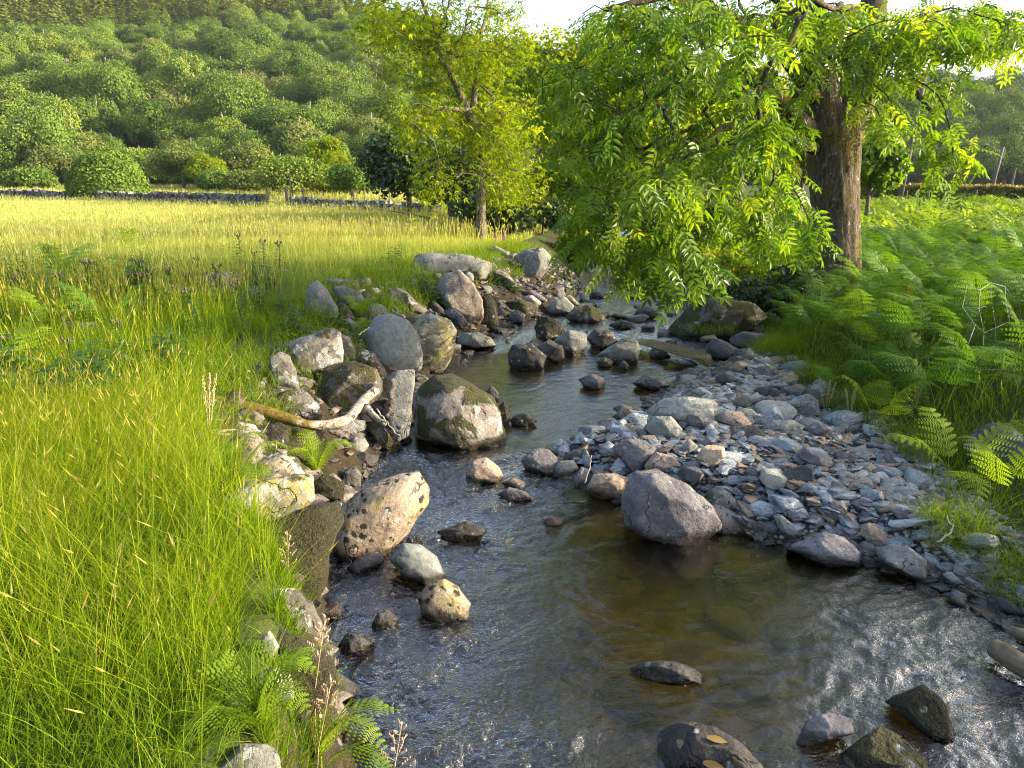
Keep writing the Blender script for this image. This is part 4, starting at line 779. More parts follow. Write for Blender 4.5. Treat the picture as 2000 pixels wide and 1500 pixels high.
# ------------------------------------------------------------------ ferns
def frond(path, blade0, plen, npair, nsub, g, lady=False):
    """spine path (k,2) radial/height; pinnae from blade0 on. local: x radial, y side, z up"""
    path = np.array(path, float); seg = np.r_[0, np.cumsum(np.linalg.norm(np.diff(path, axis=0), axis=1))]; tot = seg[-1]
    at = lambda s: np.array([np.interp(s * tot, seg, path[:, 0]), np.interp(s * tot, seg, path[:, 1])])
    mb = MB(); pts = [at(s) for s in np.linspace(0, 1, 14)]
    mb.tube([(p[0], 0, p[1]) for p in pts], np.linspace(.0045, .0008, 14), 4, .75)
    V = []; Fq = []; A = []; nv = 0
    for i in range(npair):
        u = (i + .5) / npair; s = blade0 + (1 - blade0) * u; p = at(s); q = at(min(1, s + .03)) - at(max(0, s - .03)); q /= np.linalg.norm(q) + 1e-9
        T = np.array([q[0], 0, q[1]]); N = np.array([-q[1], 0, q[0]])
        L = plen * ((np.sin(math.pi * (u * .86 + .14)) ** .8) if lady else (1 - u) ** .8 * (.55 + .45 * min(1, u * 5)) + .04) * g.uniform(.88, 1.1)
        for sg in (-1, 1):
            S = np.array([0, sg, 0]); d = S + T * .38 - N * .1; d /= np.linalg.norm(d); dr = g.uniform(.1, .3)
            for j in range(nsub):
                w = (j + .5) / nsub; c = np.array([p[0], 0, p[1]]) + d * L * w - N * dr * L * w * w
                l = min(L * .3, tot * (1 - blade0) / npair * .5) * (1 - w) ** .6 + .003; wd = L / nsub * .4
                e = T - d * .1
                for s2 in (-1, 1):
                    a = e * s2 + d * .35; b = c + a * l - N * .12 * l
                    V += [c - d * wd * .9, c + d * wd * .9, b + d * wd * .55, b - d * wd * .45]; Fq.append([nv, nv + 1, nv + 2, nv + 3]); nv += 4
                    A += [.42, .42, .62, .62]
    mb.add(np.array(V), np.array(Fq), None, np.array(A)); V = np.vstack(mb.V); Q = np.vstack(mb.Q); return V, Q, np.concatenate(mb.A)
def fern_mesh(name, mat, nf, fn, seed):
    g = np.random.default_rng(seed); mb = MB()
    for i in range(nf):
        V, Q, A = fn(g); a = 2 * math.pi * i / nf + g.uniform(-.4, .4); c, s = math.cos(a), math.sin(a)
        V = V @ np.array([[c, -s, 0], [s, c, 0], [0, 0, 1]]).T; mb.add(V + [g.normal(0, .03), g.normal(0, .03), 0], Q, None, np.clip(A + g.normal(0, .12), 0, 1))
    o = mb.build(name, mat, smooth=False); me = o.data; bpy.data.objects.remove(o); return me
def bracken_frond(g):
    h = g.uniform(.3, .6); r = g.uniform(.45, .75); e = g.uniform(-.08, .22); return frond([(0, 0), (.05, h * .6), (.14, h), (.14 + r * .33, h + .17 + e * .3), (.14 + r * .68, h + .19 + e * .7), (.14 + r, h + .08 + e)], .38, .25, 11, 8, g)
def lady_frond(g):
    r = g.uniform(.35, .55); h = g.uniform(.22, .4); return frond([(0, 0), (r * .2, h * .6), (r * .45, h), (r * .75, h * 1.02), (r, h * .8)], .12, .11, 18, 5, g, True)
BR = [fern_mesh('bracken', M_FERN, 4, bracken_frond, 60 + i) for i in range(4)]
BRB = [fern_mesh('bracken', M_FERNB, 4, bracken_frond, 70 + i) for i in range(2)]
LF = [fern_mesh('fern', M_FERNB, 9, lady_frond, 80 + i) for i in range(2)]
def plant(name, me, x, y, s, label, cat, group=None, z=None, rz=None, tilt=.08):
    o = bpy.data.objects.new(name, me); COL.objects.link(o); o.location = (x, y, gz1(x, y) - .02 if z is None else z); o.scale = (s, s, s)
    o.rotation_euler = (random.gauss(0, tilt), random.gauss(0, tilt), random.uniform(0, 6.28) if rz is None else rz); return tag(o, label, cat, group)
cnt = 0; pl = []
for _ in range(9000):
    if cnt >= 205: break
    y = random.uniform(6.6, 19); x = float(XR(y)) + random.uniform(.35, 9)
    if x > .74 * y + .6: continue
    if y < 8.2 and x > float(XR(y)) + 1.6 and random.random() < .8: continue
    if (x - 5.6) ** 2 + (y - 12.85) ** 2 < .5: continue
    sp = .3 + .018 * (y - 6)
    if any((x - a) ** 2 + (y - b) ** 2 < sp * sp for a, b in pl): continue
    pl.append((x, y)); plant('bracken', random.choice(BR), x, y, random.uniform(.75, 1.15), 'one of the bracken plants crowding the bank behind the gravel bar', 'bracken', 'bracken on the bank behind the gravel bar'); cnt += 1
def scatter_far(name, label, mesh, pts, smin, smax, mat, kind_cat):
    n = len(mesh.vertices); tv = np.empty(n * 3, np.float32); mesh.vertices.foreach_get('co', tv); tv = tv.reshape(-1, 3)
    lt = np.empty(len(mesh.polygons), np.int32); mesh.polygons.foreach_get('loop_total', lt); li = np.empty(len(mesh.loops), np.int32); mesh.loops.foreach_get('vertex_index', li)
    tf = li.reshape(-1, 4) if (lt == 4).all() else None; ta = np.empty(n, np.float32); mesh.attributes['tint'].data.foreach_get('value', ta)
    m = len(pts); a = gg.uniform(0, 6.28, m); X, Y, Z = frames(np.stack([np.cos(a), np.sin(a), gg.normal(0, .25, m)], 1), np.array([.35, -.1, 1.]) + rdir(m, gg) * .3)
    V, Fq, A = stamp(tv, tf, np.array(pts), X, Y, Z, gg.uniform(smin, smax, m), ta - .5, .5 + gg.normal(0, .15, m))
    return tag(mesh_np(name, V, Fq, mat, attrs=dict(tint=A), smooth=False), label, kind_cat, kind='stuff')
def far_frond(g):
    h = g.uniform(.35, .6); r = g.uniform(.5, .75); return frond([(0, 0), (.05, h * .7), (.2, h + .1), (.12 + r * .7, h + .12), (.12 + r, h - .05)], .4, .26, 8, 1, g)
FARB = fern_mesh('bracken', M_FERNB, 6, far_frond, 91)
x, y = area(900, 18, 47, 1, gg, .3, 2); scatter_far('bracken_cover', 'sunlit bracken stretching to the hedge', FARB, np.stack([x, y, gz(x, y) - .02], 1), .8, 1.2, M_FERNB, 'bracken')
def at_px(px, py): return hit(px, py)[0]
for (px, py, s, me, lab) in (
    (1600, 590, .9, BR[0], 'bracken clump at the foot of the mossy ash trunk'), (1850, 985, .85, BRB[0], 'bright green bracken arching in front of the violet-grey rock'),
    (1930, 1010, .75, BRB[1], 'bright bracken hanging over the tussock below the violet-grey rock'), (1700, 850, .75, BRB[1], 'bright yellow-green bracken at the gravel edge by the pale dock spikes'),
    (1640, 790, .7, BR[1], 'dark bracken leaning over the grey black-striped boulder')):
    p = at_px(px, py); plant('bracken', me, p[0], p[1], s, lab, 'bracken')
for (px, py, s, k, lab) in ((620, 925, .8, 0, 'green fern growing beside the birch branch above the stones'), (455, 950, .7, 1, 'green fern between the grass and the pinkish stained stone'),
    (620, 1500, .75, 0, 'sunlit fern at the bottom edge leaning over the water'), (500, 1420, .62, 1, 'fern half hidden in the tall grass above the bottom stone'),
    (705, 620, .8, 1, 'small fern between the smooth grey boulder and the pointed boulder'), (700, 655, .6, 0, 'small fern sprouting just behind the smooth grey boulder')):
    p = at_px(px, py); plant('fern', LF[k], p[0], p[1], s, lab, 'fern')
for (px, py, s, k, lab) in ((150, 600, .95, 0, 'dark bracken standing tall in the meadow grass'), (95, 690, .8, 1, 'low bracken by the white-grey meadow rock'), (235, 690, .8, 0, 'bracken just beside the white-grey meadow rock, on the boulder side'),
    (60, 760, .8, 1, 'sunlit bracken frond clump in the tall grass at the frame edge'), (265, 520, .9, 1, 'bracken tips rising above the far grass behind the thistles')):
    p = at_px(px, py); plant('bracken', (BRB if k else BR)[k], p[0], p[1], s, lab, 'bracken', z=gz1(p[0], p[1]) + .02)
# ------------------------------------------------------------------ trees
def leaflet_template(n=4, L=1.0, fold=.25):
    """a pinnate leaf: x along the stalk, leaflets of 2 quads folded along the midrib"""
    V = []; Fq = []; A = []
    def lf(b, d, l, w):
        b = np.array(b, float); d = np.array(d, float); d /= np.linalg.norm(d); s = np.cross([0, 0, 1.], d); s /= np.linalg.norm(s); i = len(V)
        up = np.array([0, 0, 1.]) * w * fold; mid = b + d * l
        V.extend([b, b + d * l * .3 + s * w + up, b + d * l * .68 + s * w * .8 + up * .6 + [0, 0, -.04 * l], mid + [0, 0, -.12 * l], b + d * l * .68 - s * w * .8 + up * .6 + [0, 0, -.04 * l], b + d * l * .3 - s * w + up])
        Fq.extend([[i, i + 1, i + 2, i + 3], [i, i + 3, i + 4, i + 5]]); A.extend([-.02, 0, .03, .06, .03, 0])
    for k in range(n):
        x = .2 + .68 * k / (n - 1) if n > 1 else .4
        for sg in (-1, 1): lf((x, 0, -.06 * x * x), (.62, sg, -.22), .36, .062)
    lf((.92, 0, -.06), (1, 0, -.25), .38, .065)
    i = len(V); V.extend([(0, -.006, 0), (0, .006, 0), (.95, .004, -.06), (.95, -.004, -.06)]); Fq.append([i, i + 1, i + 2, i + 3]); A += [.1] * 4
    return np.array(V) * L, np.array(Fq), np.array(A)
LEAF9 = leaflet_template(4); LEAF5 = leaflet_template(2)
def grow(trunks, targets, g, seglen=.3, droop=.35, r_tip=.004, kexp=.47, rmax=.2, minz=None, wob=.06):
    """space-filling branches from the trunk nodes to every target -> node arrays, chains"""
    pos = []; par = []; root = []; order = []
    for path, rad in trunks:
        i0 = len(pos)
        for k, p in enumerate(path): pos.append(np.array(p, float)); par.append(len(pos) - 2 if k else -1); root.append(rad[k])
    nroot = len(pos); T0 = np.mean([p[-1] for p, _ in trunks], axis=0)
    first = [k for k in range(nroot) if minz is None or pos[k][2] > minz]
    tg = sorted(targets, key=lambda t: np.linalg.norm(t - T0)); chains = []; avail = list(first)
    for tt in tg:
        av = np.array([pos[k] for k in avail]); d = np.linalg.norm(av - tt, axis=1)
        rt = np.linalg.norm(av - T0, axis=1); cost = d + .28 * rt + .8 * np.clip(tt[2] - 0 - av[:, 2], -9, 0) * -.12
        j = avail[int(np.argmin(cost))]; a = pos[j]; L = np.linalg.norm(tt - a)
        if L < .05: continue
        pd = pos[j] - pos[par[j]] if par[j] >= 0 else np.array([0, 0, 1.]); pd = pd / (np.linalg.norm(pd) + 1e-9)
        c1 = a + pd * L * .3 + (tt - a) * .15; c2 = tt + np.array([0, 0, droop * L * .6]) - (tt - a) * .25
        m = max(3, int(L / seglen)); prev = j; ch = [j]
        for k in range(1, m + 1):
            s = k / m; p = a * (1 - s) ** 3 + 3 * c1 * s * (1 - s) ** 2 + 3 * c2 * s * s * (1 - s) + tt * s ** 3
            if k < m: p = p + g.normal(0, wob * seglen * 1.5, 3)
            pos.append(p); par.append(prev); prev = len(pos) - 1; ch.append(prev); avail.append(prev)
        chains.append(ch)
    n = len(pos); cntl = np.zeros(n)
    for ch in chains: cntl[ch[-1]] += 1
    for k in range(n - 1, nroot - 1, -1):
        if par[k] >= 0: cntl[par[k]] += cntl[k]
    rad = np.minimum(r_tip * np.maximum(cntl, 1) ** kexp, rmax)
    return np.array(pos), rad, chains, nroot
def leaves_on(pos, chains, tmpl, per, size, g, spread=.25, back=.8, drp=.55, up=(0, 0, 1)):
    """leaves along the last stretch of each chain"""
    B = []; D = []; TV = []
    for ch in chains:
        P = pos[ch]; seg = np.r_[0, np.cumsum(np.linalg.norm(np.diff(P, axis=0), axis=1))]; L = seg[-1]; tail = min(L, back)
        s = L - tail * g.random(per) ** 1.3
        b = np.stack([np.interp(s, seg, P[:, i]) for i in range(3)], 1); t = P[-1] - P[max(0, len(P) - 3)]; t = t / (np.linalg.norm(t) + 1e-9)
        d = t * .5 + rdir(per, g) * .85; d[:, 2] = d[:, 2] * .5 - drp; B.append(b + g.normal(0, spread * .25, (per, 3))); D.append(d); TV.append(np.full(per, g.normal(-.08, .24)))
    B = np.vstack(B); D = np.vstack(D); m = len(B); Nn = rdir(m, g) * .55 + np.array(up); X, Y, Z = frames(D, Nn)
    return stamp(tmpl[0], tmpl[1], B, X, Y, Z, size * g.uniform(.7, 1.2, m), tmpl[2], np.clip(.5 + np.concatenate(TV) + g.normal(0, .12, m), 0, 1))
def blob_targets(blobs, g):
    out = []
    for px, py, rx, ry, t0, t1, n in blobs:
        for _ in range(n):
            a = g.uniform(0, 6.28); r = math.sqrt(g.random()); out.append(at_t(px + rx * r * math.cos(a), py + ry * r * math.sin(a), g.uniform(t0, t1)))
    return out
def rough_trunk(mb, path, rad, n, g, ridge=.05, flare=0):
    """bark-ridged trunk"""
    P = np.array(path, float); k = np.linspace(0, len(P) - 1, 90); Q = np.stack([np.interp(k, np.arange(len(P)), P[:, i]) for i in range(3)], 1); R = np.interp(k, np.arange(len(P)), rad)
    for _ in range(4): Q[1:-1] = (Q[:-2] + Q[1:-1] * 2 + Q[2:]) / 4; R[1:-1] = (R[:-2] + R[1:-1] * 2 + R[2:]) / 4
    V, Qd, T = tube(Q, R, n); C = np.repeat(Q, n, 0); d = V[:len(C)] - C; r = np.linalg.norm(d, axis=1); dn = d / r[:, None]; a = np.arctan2(dn[:, 1], dn[:, 0])
    f = fbm(np.stack([np.cos(a) * 4.5, np.sin(a) * 4.5, C[:, 2] * .8], 1), 3, 5) * 1.2 + .6 * fbm(np.stack([np.cos(a) * 13, np.sin(a) * 13, C[:, 2] * 2.5], 1), 2, 6)
    root = 1 + flare * np.exp(-(C[:, 2] - C[0, 2]) / .35) * (1 + .5 * np.sin(a * 5 + 1))
    V[:len(C)] = C + d * ((1 + ridge * 2 * f) * root)[:, None]; mb.add(V, Qd, T)
def branches(mb, pos, rad, chains, nroot, n=6, rmin=0.0):
    for ch in chains:
        r = rad[ch].copy(); r[0] = min(r[0], r[1] * 1.25)
        if r.max() < rmin: continue
        mb.tube(pos[ch], r, 8 if r[0] > .04 else (5 if r[0] > .012 else 4))
# ---- the big ash on the gravel side
g = np.random.default_rng(21)
TP = [at_t(px, py, t) for px, py, t in ((1632, 585, 12.9), (1632, 520, 12.9), (1632, 430, 12.88), (1630, 350, 12.85), (1628, 280, 12.8), (1624, 225, 12.8))]
tb = np.array([TP[0][0], TP[0][1], gz1(TP[0][0], TP[0][1])])
ash = tag(empty('ash_tree', tb), 'big ash tree with a stout mossy trunk and drooping feathery leaves on the gravel side', 'tree')
mb = MB(); rough_trunk(mb, [TP[0] - [0, 0, .35]] + TP, [.44, .42, .38, .365, .385, .43, .41], 72, g, .05, .28)
SL = [at_t(px, py, t) for px, py, t in ((1618, 270, 12.7), (1605, 200, 12.65), (1598, 120, 12.6), (1585, 30, 12.5), (1560, -120, 12.3), (1540, -300, 12.2))]
SR = [at_t(px, py, t) for px, py, t in ((1640, 280, 12.9), (1665, 205, 12.95), (1685, 130, 13.1), (1700, 40, 13.3), (1730, -120, 13.5), (1750, -300, 13.6))]
rough_trunk(mb, SL, [.3, .29, .25, .22, .17, .1], 40, g, .05); rough_trunk(mb, SR, [.33, .33, .28, .24, .18, .1], 40, g, .05)
LIMB = [([at_t(px, py, t) for px, py, t in ((1600, 265, 12.7), (1540, 215, 12.2), (1480, 160, 11.6), (1400, 120, 10.9), (1300, 110, 10.2), (1190, 130, 9.8))], [.14, .12, .1, .08, .055, .03]),
        ([at_t(px, py, t) for px, py, t in ((1600, 205, 12.6), (1520, 90, 11.8), (1420, 30, 10.8), (1300, -10, 9.8), (1180, 20, 9.3))], [.13, .11, .085, .06, .03]),
        ([at_t(px, py, t) for px, py, t in ((1590, 290, 12.6), (1540, 270, 12.0), (1470, 240, 11.0), (1410, 250, 10.2), (1360, 300, 9.4), (1330, 400, 8.8))], [.11, .09, .07, .055, .04, .02]),
        ([at_t(px, py, t) for px, py, t in ((1680, 160, 13), (1740, 90, 12.6), (1800, 50, 12), (1870, 40, 11.4), (1950, 60, 11))], [.12, .1, .075, .05, .025]),
        ([at_t(px, py, t) for px, py, t in ((1672, 215, 12.9), (1720, 170, 12.2), (1780, 170, 11.6), (1830, 230, 11.2))], [.09, .07, .05, .02]),
        ([at_t(px, py, t) for px, py, t in ((1615, 150, 12.5), (1610, 60, 11.2), (1600, 0, 10), (1580, -60, 9))], [.1, .08, .06, .03])]
for pth, rd in LIMB: mb.tube(pth, rd, 10)
blobs = [(1165, 60, 75, 60, 8, 11.5, 9), (1290, 50, 140, 85, 7, 12, 29), (1450, 40, 140, 70, 7, 12.5, 26), (1240, 180, 150, 90, 7.5, 11, 26), (1110, 230, 85, 100, 8.5, 11, 9), (1400, 190, 150, 100, 7, 11.5, 26),
         (1220, 340, 140, 80, 8, 11, 24), (1390, 330, 140, 90, 7, 10.5, 26), (1525, 330, 50, 110, 7.5, 10.5, 12), (1190, 430, 90, 75, 8.5, 11, 13), (1320, 450, 140, 75, 7.5, 10, 26), (1170, 510, 75, 45, 8.8, 10.5, 9), (1320, 530, 70, 60, 7.6, 9, 13),
         (1470, 430, 70, 50, 8, 10.5, 8), (1575, 215, 45, 80, 9, 11.5, 6), (1600, 450, 28, 22, 8, 9.5, 3), (1730, 50, 110, 60, 8, 13, 18), (1870, 70, 85, 60, 8, 12.5, 15), (1740, 165, 70, 50, 9, 12.5, 11), (1850, 190, 50, 50, 10, 12.5, 5),
         (1720, 230, 35, 45, 9, 11, 4), (1800, 290, 40, 50, 10, 12.5, 5), (1890, 320, 45, 45, 10, 12.5, 5), (1830, 370, 30, 25, 10, 12, 3), (1975, 25, 55, 40, 8, 12, 6), (1640, 35, 70, 40, 8.5, 11.5, 9), (1665, 110, 60, 50, 8.5, 11, 7), (1600, 140, 40, 40, 8.5, 11, 4),
         (1400, -150, 230, 90, 9, 14, 11), (1720, -150, 190, 80, 10, 15, 12), (1480, 90, 180, 120, 13.5, 16.5, 13), (1850, 60, 130, 60, 8, 12, 22), (1930, 110, 60, 50, 8.5, 12, 8), (1110, 130, 50, 80, 9, 11.5, 9), (1480, -170, 300, 140, 12.5, 18, 50), (1250, -60, 150, 90, 13, 17, 18)]
trk = [(TP[4:], [.3, .3])] + [(SL, [.2] * 6), (SR, [.2] * 6)] + [(p, r) for p, r in LIMB]
pos, rad, chains, nroot = grow(trk, blob_targets(blobs, g), g, .25, .4, .006, .45, .09, minz=3.3)
branches(mb, pos, rad, chains, nroot)
mb.build('trunk', M_BARK, ash)
V, Fq, A = leaves_on(pos, chains, LEAF9, 8, .3, g, .3, .95, .6)
mesh_np('crown', V - tb, Fq, M_ASH, ash, smooth=False, attrs=dict(tint=A))
# ---- the slender ash at the meadow corner
g = np.random.default_rng(22)
TP = [at_t(px, py, t) for px, py, t in ((940, 470, 21), (939, 400, 21), (938, 315, 21), (924, 245, 20.9), (896, 175, 20.8), (868, 122, 20.7), (856, 87, 20.6), (838, 40, 20.5), (820, -10, 20.4), (800, -90, 20.3))]
tb = np.array([TP[0][0], TP[0][1], gz1(TP[0][0], TP[0][1])])
mid = tag(empty('ash_tree', tb), 'slender ash with a crooked dark stem standing at the meadow corner by the foxgloves', 'tree')
mb = MB(); rough_trunk(mb, [TP[0] - [0, 0, .3]] + TP, [.165, .145, .135, .125, .11, .1, .085, .07, .06, .045, .025], 24, g, .05, .3)
L1 = [([at_t(px, py, t) for px, py, t in ((868, 122, 20.7), (820, 95, 20), (785, 70, 19.6), (750, 50, 19.2))], [.07, .055, .04, .02]), ([at_t(px, py, t) for px, py, t in ((918, 215, 20.9), (880, 212, 20.3), (840, 222, 19.8), (800, 238, 19.4))], [.06, .05, .04, .02]),
      ([at_t(px, py, t) for px, py, t in ((922, 240, 20.9), (928, 170, 21), (930, 100, 21.2), (950, 30, 21.4), (960, -60, 21.5))], [.09, .07, .055, .04, .02]), ([at_t(px, py, t) for px, py, t in ((935, 345, 21), (905, 335, 20.5), (890, 350, 20.1))], [.04, .03, .015]),
      ([at_t(px, py, t) for px, py, t in ((930, 280, 21), (975, 230, 21.3), (1010, 200, 21.5))], [.05, .04, .02])]
for p, r in L1: mb.tube(p, np.array(r) * 1.15, 8)
blobs = [(770, 55, 65, 45, 18.5, 22, 22), (745, 20, 45, 30, 18.5, 21, 8), (870, 60, 100, 60, 19, 23, 34), (970, 70, 75, 80, 19, 23.5, 34), (820, 160, 80, 50, 19, 22, 16), (950, 190, 85, 80, 19, 23.5, 34), (880, 260, 105, 60, 19, 22.5, 24), (990, 290, 75, 80, 19.5, 23.5, 30),
         (800, 240, 60, 35, 18.5, 21.5, 10), (860, 340, 60, 45, 19, 22, 10), (1000, 380, 60, 60, 20, 24, 18), (960, 390, 30, 40, 20.2, 22, 6), (890, -70, 130, 60, 18.5, 23, 30)]
pos, rad, chains, nroot = grow([(TP[2:], [.1] * 8)] + L1, blob_targets(blobs, g), g, .3, .3, .0085, .45, .06, minz=2.9)
branches(mb, pos, rad, chains, nroot); mb.build('trunk', M_BARK2, mid)
V, Fq, A = leaves_on(pos, chains, LEAF5, 17, .36, g, .9, 1.1, .4); mesh_np('crown', V - tb, Fq, M_RIV, mid, smooth=False, attrs=dict(tint=A))
# ---- lobed crowns (leaf clumps through the volume)
QL = (np.array([[0, 0, 0], [.5, .42, .06], [1, 0, -.05], [.5, -.42, .06]]), np.array([[0, 1, 2, 3]]), np.zeros(4))
def lobes(g, R, H, z0, nl, shape='round'):
    c = []; 
    for _ in range(nl):
        d = rdir(1, g)[0]; d[2] = abs(d[2]) * 1.0 - .28; q = g.uniform(.45, .8)
        u = np.array([d[0] * R * q, d[1] * R * q, z0 + (H - z0) * (.42 + .5 * d[2] * q)]); r = R * g.uniform(.24, .42)
        if shape == 'tall': u[2] = z0 + (H - z0) * g.uniform(.12, .88); k = 1 - .55 * (u[2] - z0) / (H - z0); u[:2] *= k; r *= .6 + .5 * k
        c.append((u, r))
    return c
def leafy(lb, per, size, g, drp=.2, fill=.4, jit=.55, cen=None):
    B = []; Nn = []
    for u, r in lb:
        d = rdir(per, g); rr = r * (1 - fill * g.random(per) ** 2); rr *= 1 + .22 * vnoise(d * 2.6 + u, 3)
        B.append(u + d * rr[:, None] * [1, 1, .78]); co = 0 if cen is None else (u - cen) / (np.linalg.norm(u - cen) + 1e-6) * .5
        Nn.append(d * (.8 if cen is None else .6) + co + rdir(per, g) * jit + [0, 0, .3 if cen is None else .1])
    B = np.vstack(B); Nn = np.vstack(Nn); m = len(B); D = rdir(m, g) + [0, 0, -drp]; X, Y, Z = frames(D, Nn)
    rep = np.repeat(g.normal(0, .15, len(lb)), per)
    return stamp(QL[0], QL[1], B, X, Y, Z, size * g.uniform(.6, 1.3, m), None, np.clip(.5 + rep + g.normal(0, .12, m), 0, 1))
def crown_tree(name, x, y, H, R, z0, mat, label, cat='tree', seed=1, nl=34, per=260, size=.16, shape='round', tr=.12, lean=0, bark=None, group=None, z=None, parts=True):
    g = np.random.default_rng(seed); b = np.array([x, y, gz1(x, y) if z is None else z]); root = tag(empty(name, b), label, cat, group)
    lb = lobes(g, R, H, z0, nl, shape); V, Fq, A = leafy(lb, per, size, g); mesh_np('crown', V, Fq, mat, root, smooth=False, attrs=dict(tint=A))
    mb = MB(); top = np.array([lean, 0, H * .7]); pts = [np.array([0, 0, -.3]), np.array([lean * .1, 0, H * .2]), np.array([lean * .5, .05, H * .45]), top]; mb.tube(pts, [tr * 1.15, tr, tr * .7, tr * .25], 10)
    for u, r in lb[::2]:
        s = g.uniform(.25, .6); a = np.array([lean * s, 0, H * s * .9]); mb.tube([a, (a + u) / 2 + [0, 0, .08 * H], u], [tr * .35, tr * .22, tr * .08], 5)
    mb.build('trunk', bark or M_BARK2, None, (0, 0, 0)).parent = root
    return root
def px_tree(name, px, py, Y, H, R, z0, mat, label, **k):
    p = at_y(px, py, Y); return crown_tree(name, p[0], Y, H, R, z0, mat, label, **k)
T = px_tree
T('riverside_tree', 1105, 425, 48, 13.5, 4.8, .3, M_RIV, 'leafy bright tree with a leaning dark stem behind the drooping ash leaves', seed=31, nl=60, per=330, size=.27, tr=.2, lean=.5)
T('riverside_tree', 1190, 425, 44, 12.0, 4.2, .3, M_RIV, 'tall bright tree showing between the drooping ash boughs above the far bend', seed=39, nl=56, per=330, size=.26, tr=.18)
T('riverside_tree', 1015, 425, 52, 14.0, 4.8, .3, M_RIV, 'bright yellow-green tree directly behind the slender ash', seed=32, nl=60, per=330, size=.28, tr=.2)
T('riverside_tree', 1270, 435, 29, 8.5, 3.2, .8, M_RIV, 'broad bright tree upstream behind the middle of the big ash', seed=33, nl=46, per=230, size=.22, tr=.16)
T('riverside_tree', 1440, 430, 34, 8.5, 3.6, .8, M_RIV, 'yellow-green tree seen under the big ash boughs near the huge dark boulder', seed=34, nl=44, per=220, size=.24, tr=.16)
T('riverside_tree', 1560, 425, 27, 6, 2.0, .6, M_RIV, 'small bright tree just beside the big ash trunk, on the water side', seed=35, nl=32, per=220, size=.2, tr=.1)
T('riverside_tree', 1692, 425, 24, 4.1, 1.0, .5, M_ASH, 'small dark green tree just past the big ash trunk, on the bracken side', seed=36, nl=26, per=240, size=.16, tr=.07)
T('hawthorn_tree', 800, 420, 33, 4.6, 2.3, .1, M_BUSH, 'dark low hawthorn at the end of the stone wall', seed=37, nl=40, per=240, size=.2, tr=.12)
T('hawthorn_tree', 880, 430, 29, 3.6, 1.6, .0, M_BUSH, 'dark hawthorn standing close behind the slender ash', seed=38, nl=30, per=240, size=.17, tr=.1)
for (px, py, Y, H, R, m, lab, sd) in ((1005, 470, 22.5, 1.15, .75, M_BUSH, 'dark bush beside the slender ash foot', 41), (1060, 460, 24, 1.3, .9, M_BUSH, 'dark bush under the leaning stem behind the blue-grey boulder', 42), (950, 455, 25, 1.5, 1.2, M_BUSH, 'dark bush behind the foxgloves', 43),
    (1480, 565, 13.6, .95, .62, M_BUSH, 'dark gorse bush between the huge dark boulder and the ash trunk', 44), (1545, 560, 13.9, .8, .5, M_BUSH, 'dark gorse bush against the ash trunk', 45), (1420, 520, 16.5, .9, .9, M_RIV, 'bright low bush behind the purple foxglove', 46), (1240, 500, 21, 1.4, 1.2, M_RIV, 'bright bush overhanging the far bend of the stream', 47), (1075, 455, 30, 3.0, 1.7, M_RIV, 'tall bright thicket filling the gap between the two ash trees', 49), (1140, 455, 33, 3.4, 1.9, M_RIV, 'bright thicket behind the drooping ash at the water side', 40), (1130, 500, 22, 1.2, .9, M_RIV, 'bright bush on the water edge beyond the blue-grey boulder', 48)):
    T('bush', px, py, Y, H, R, .0, m, lab, cat='bush', seed=sd, nl=24, per=230, size=.09 if Y < 18 else .13, tr=.03)
# shrubs on the field side, past the picture edge, that keep the gravel in the shade
for i, (x, y, H, R) in enumerate(((8.4, 1.2, 2.1, 1.3), (8.6, 3.4, 2.25, 1.4), (8.8, 5.6, 2.2, 1.4), (9.3, 7.8, 2.25, 1.4), (10.6, 10.2, 2.3, 1.4), (8.2, -1.2, 2.2, 1.4))):
    crown_tree('bush', x, y, H, R, .0, M_BUSH, 'thick bush on the field side of the bracken bank', cat='bush', seed=50 + i, nl=26, per=260, size=.14, tr=.05, group='bushes along the field side')
# ---- the trees at the foot of the wood
FOOT = [(215, 382, 62, 145, 84, 'dome', M_HILL, 'round dome-shaped tree behind the stone wall'), (30, 350, 120, 110, 70, '', M_HILL, 'dark bushy tree at the far field edge by the picture edge'), (110, 345, 118, 90, 75, '', M_HILLP, 'pale green tree at the far field edge just before the dome-shaped tree'),
    (170, 330, 125, 80, 85, '', M_HILLP, 'pale feathery tree standing above the dome-shaped tree'), (290, 365, 105, 90, 92, '', M_HILL, 'grey-green willow just past the dome-shaped tree'), (360, 372, 98, 100, 105, '', M_HILLP, 'layered yellow-green tree in the middle of the far field edge'), (405, 375, 95, 70, 85, '', M_RIV, 'bright golden-green tree next to the layered yellow-green tree'),
    (430, 382, 90, 75, 50, '', M_HILL, 'low dark shrub under the bright golden-green tree'), (490, 384, 86, 80, 55, '', M_HILLP, 'grey-green low willow before the spreading tree'), (495, 350, 100, 90, 90, '', M_HILLP, 'pale tree rising behind the low willow'), (575, 396, 72, 125, 98, '', M_HILL, 'spreading tree with a dark trunk behind the wall gateway'),
    (645, 385, 80, 80, 118, 'tall', M_RIV, 'tall bright tree past the spreading tree'), (690, 398, 66, 90, 85, '', M_HILL, 'round green tree over the wall nearing the dark hawthorn'), (720, 385, 75, 70, 75, '', M_HILLP, 'pale tree between the round green tree and the dark hawthorn'), (60, 368, 100, 90, 40, '', M_HILL, 'low dark thicket at the far field edge'), (760, 380, 90, 80, 110, '', M_HILL, 'green tree rising behind the dark hawthorn')]
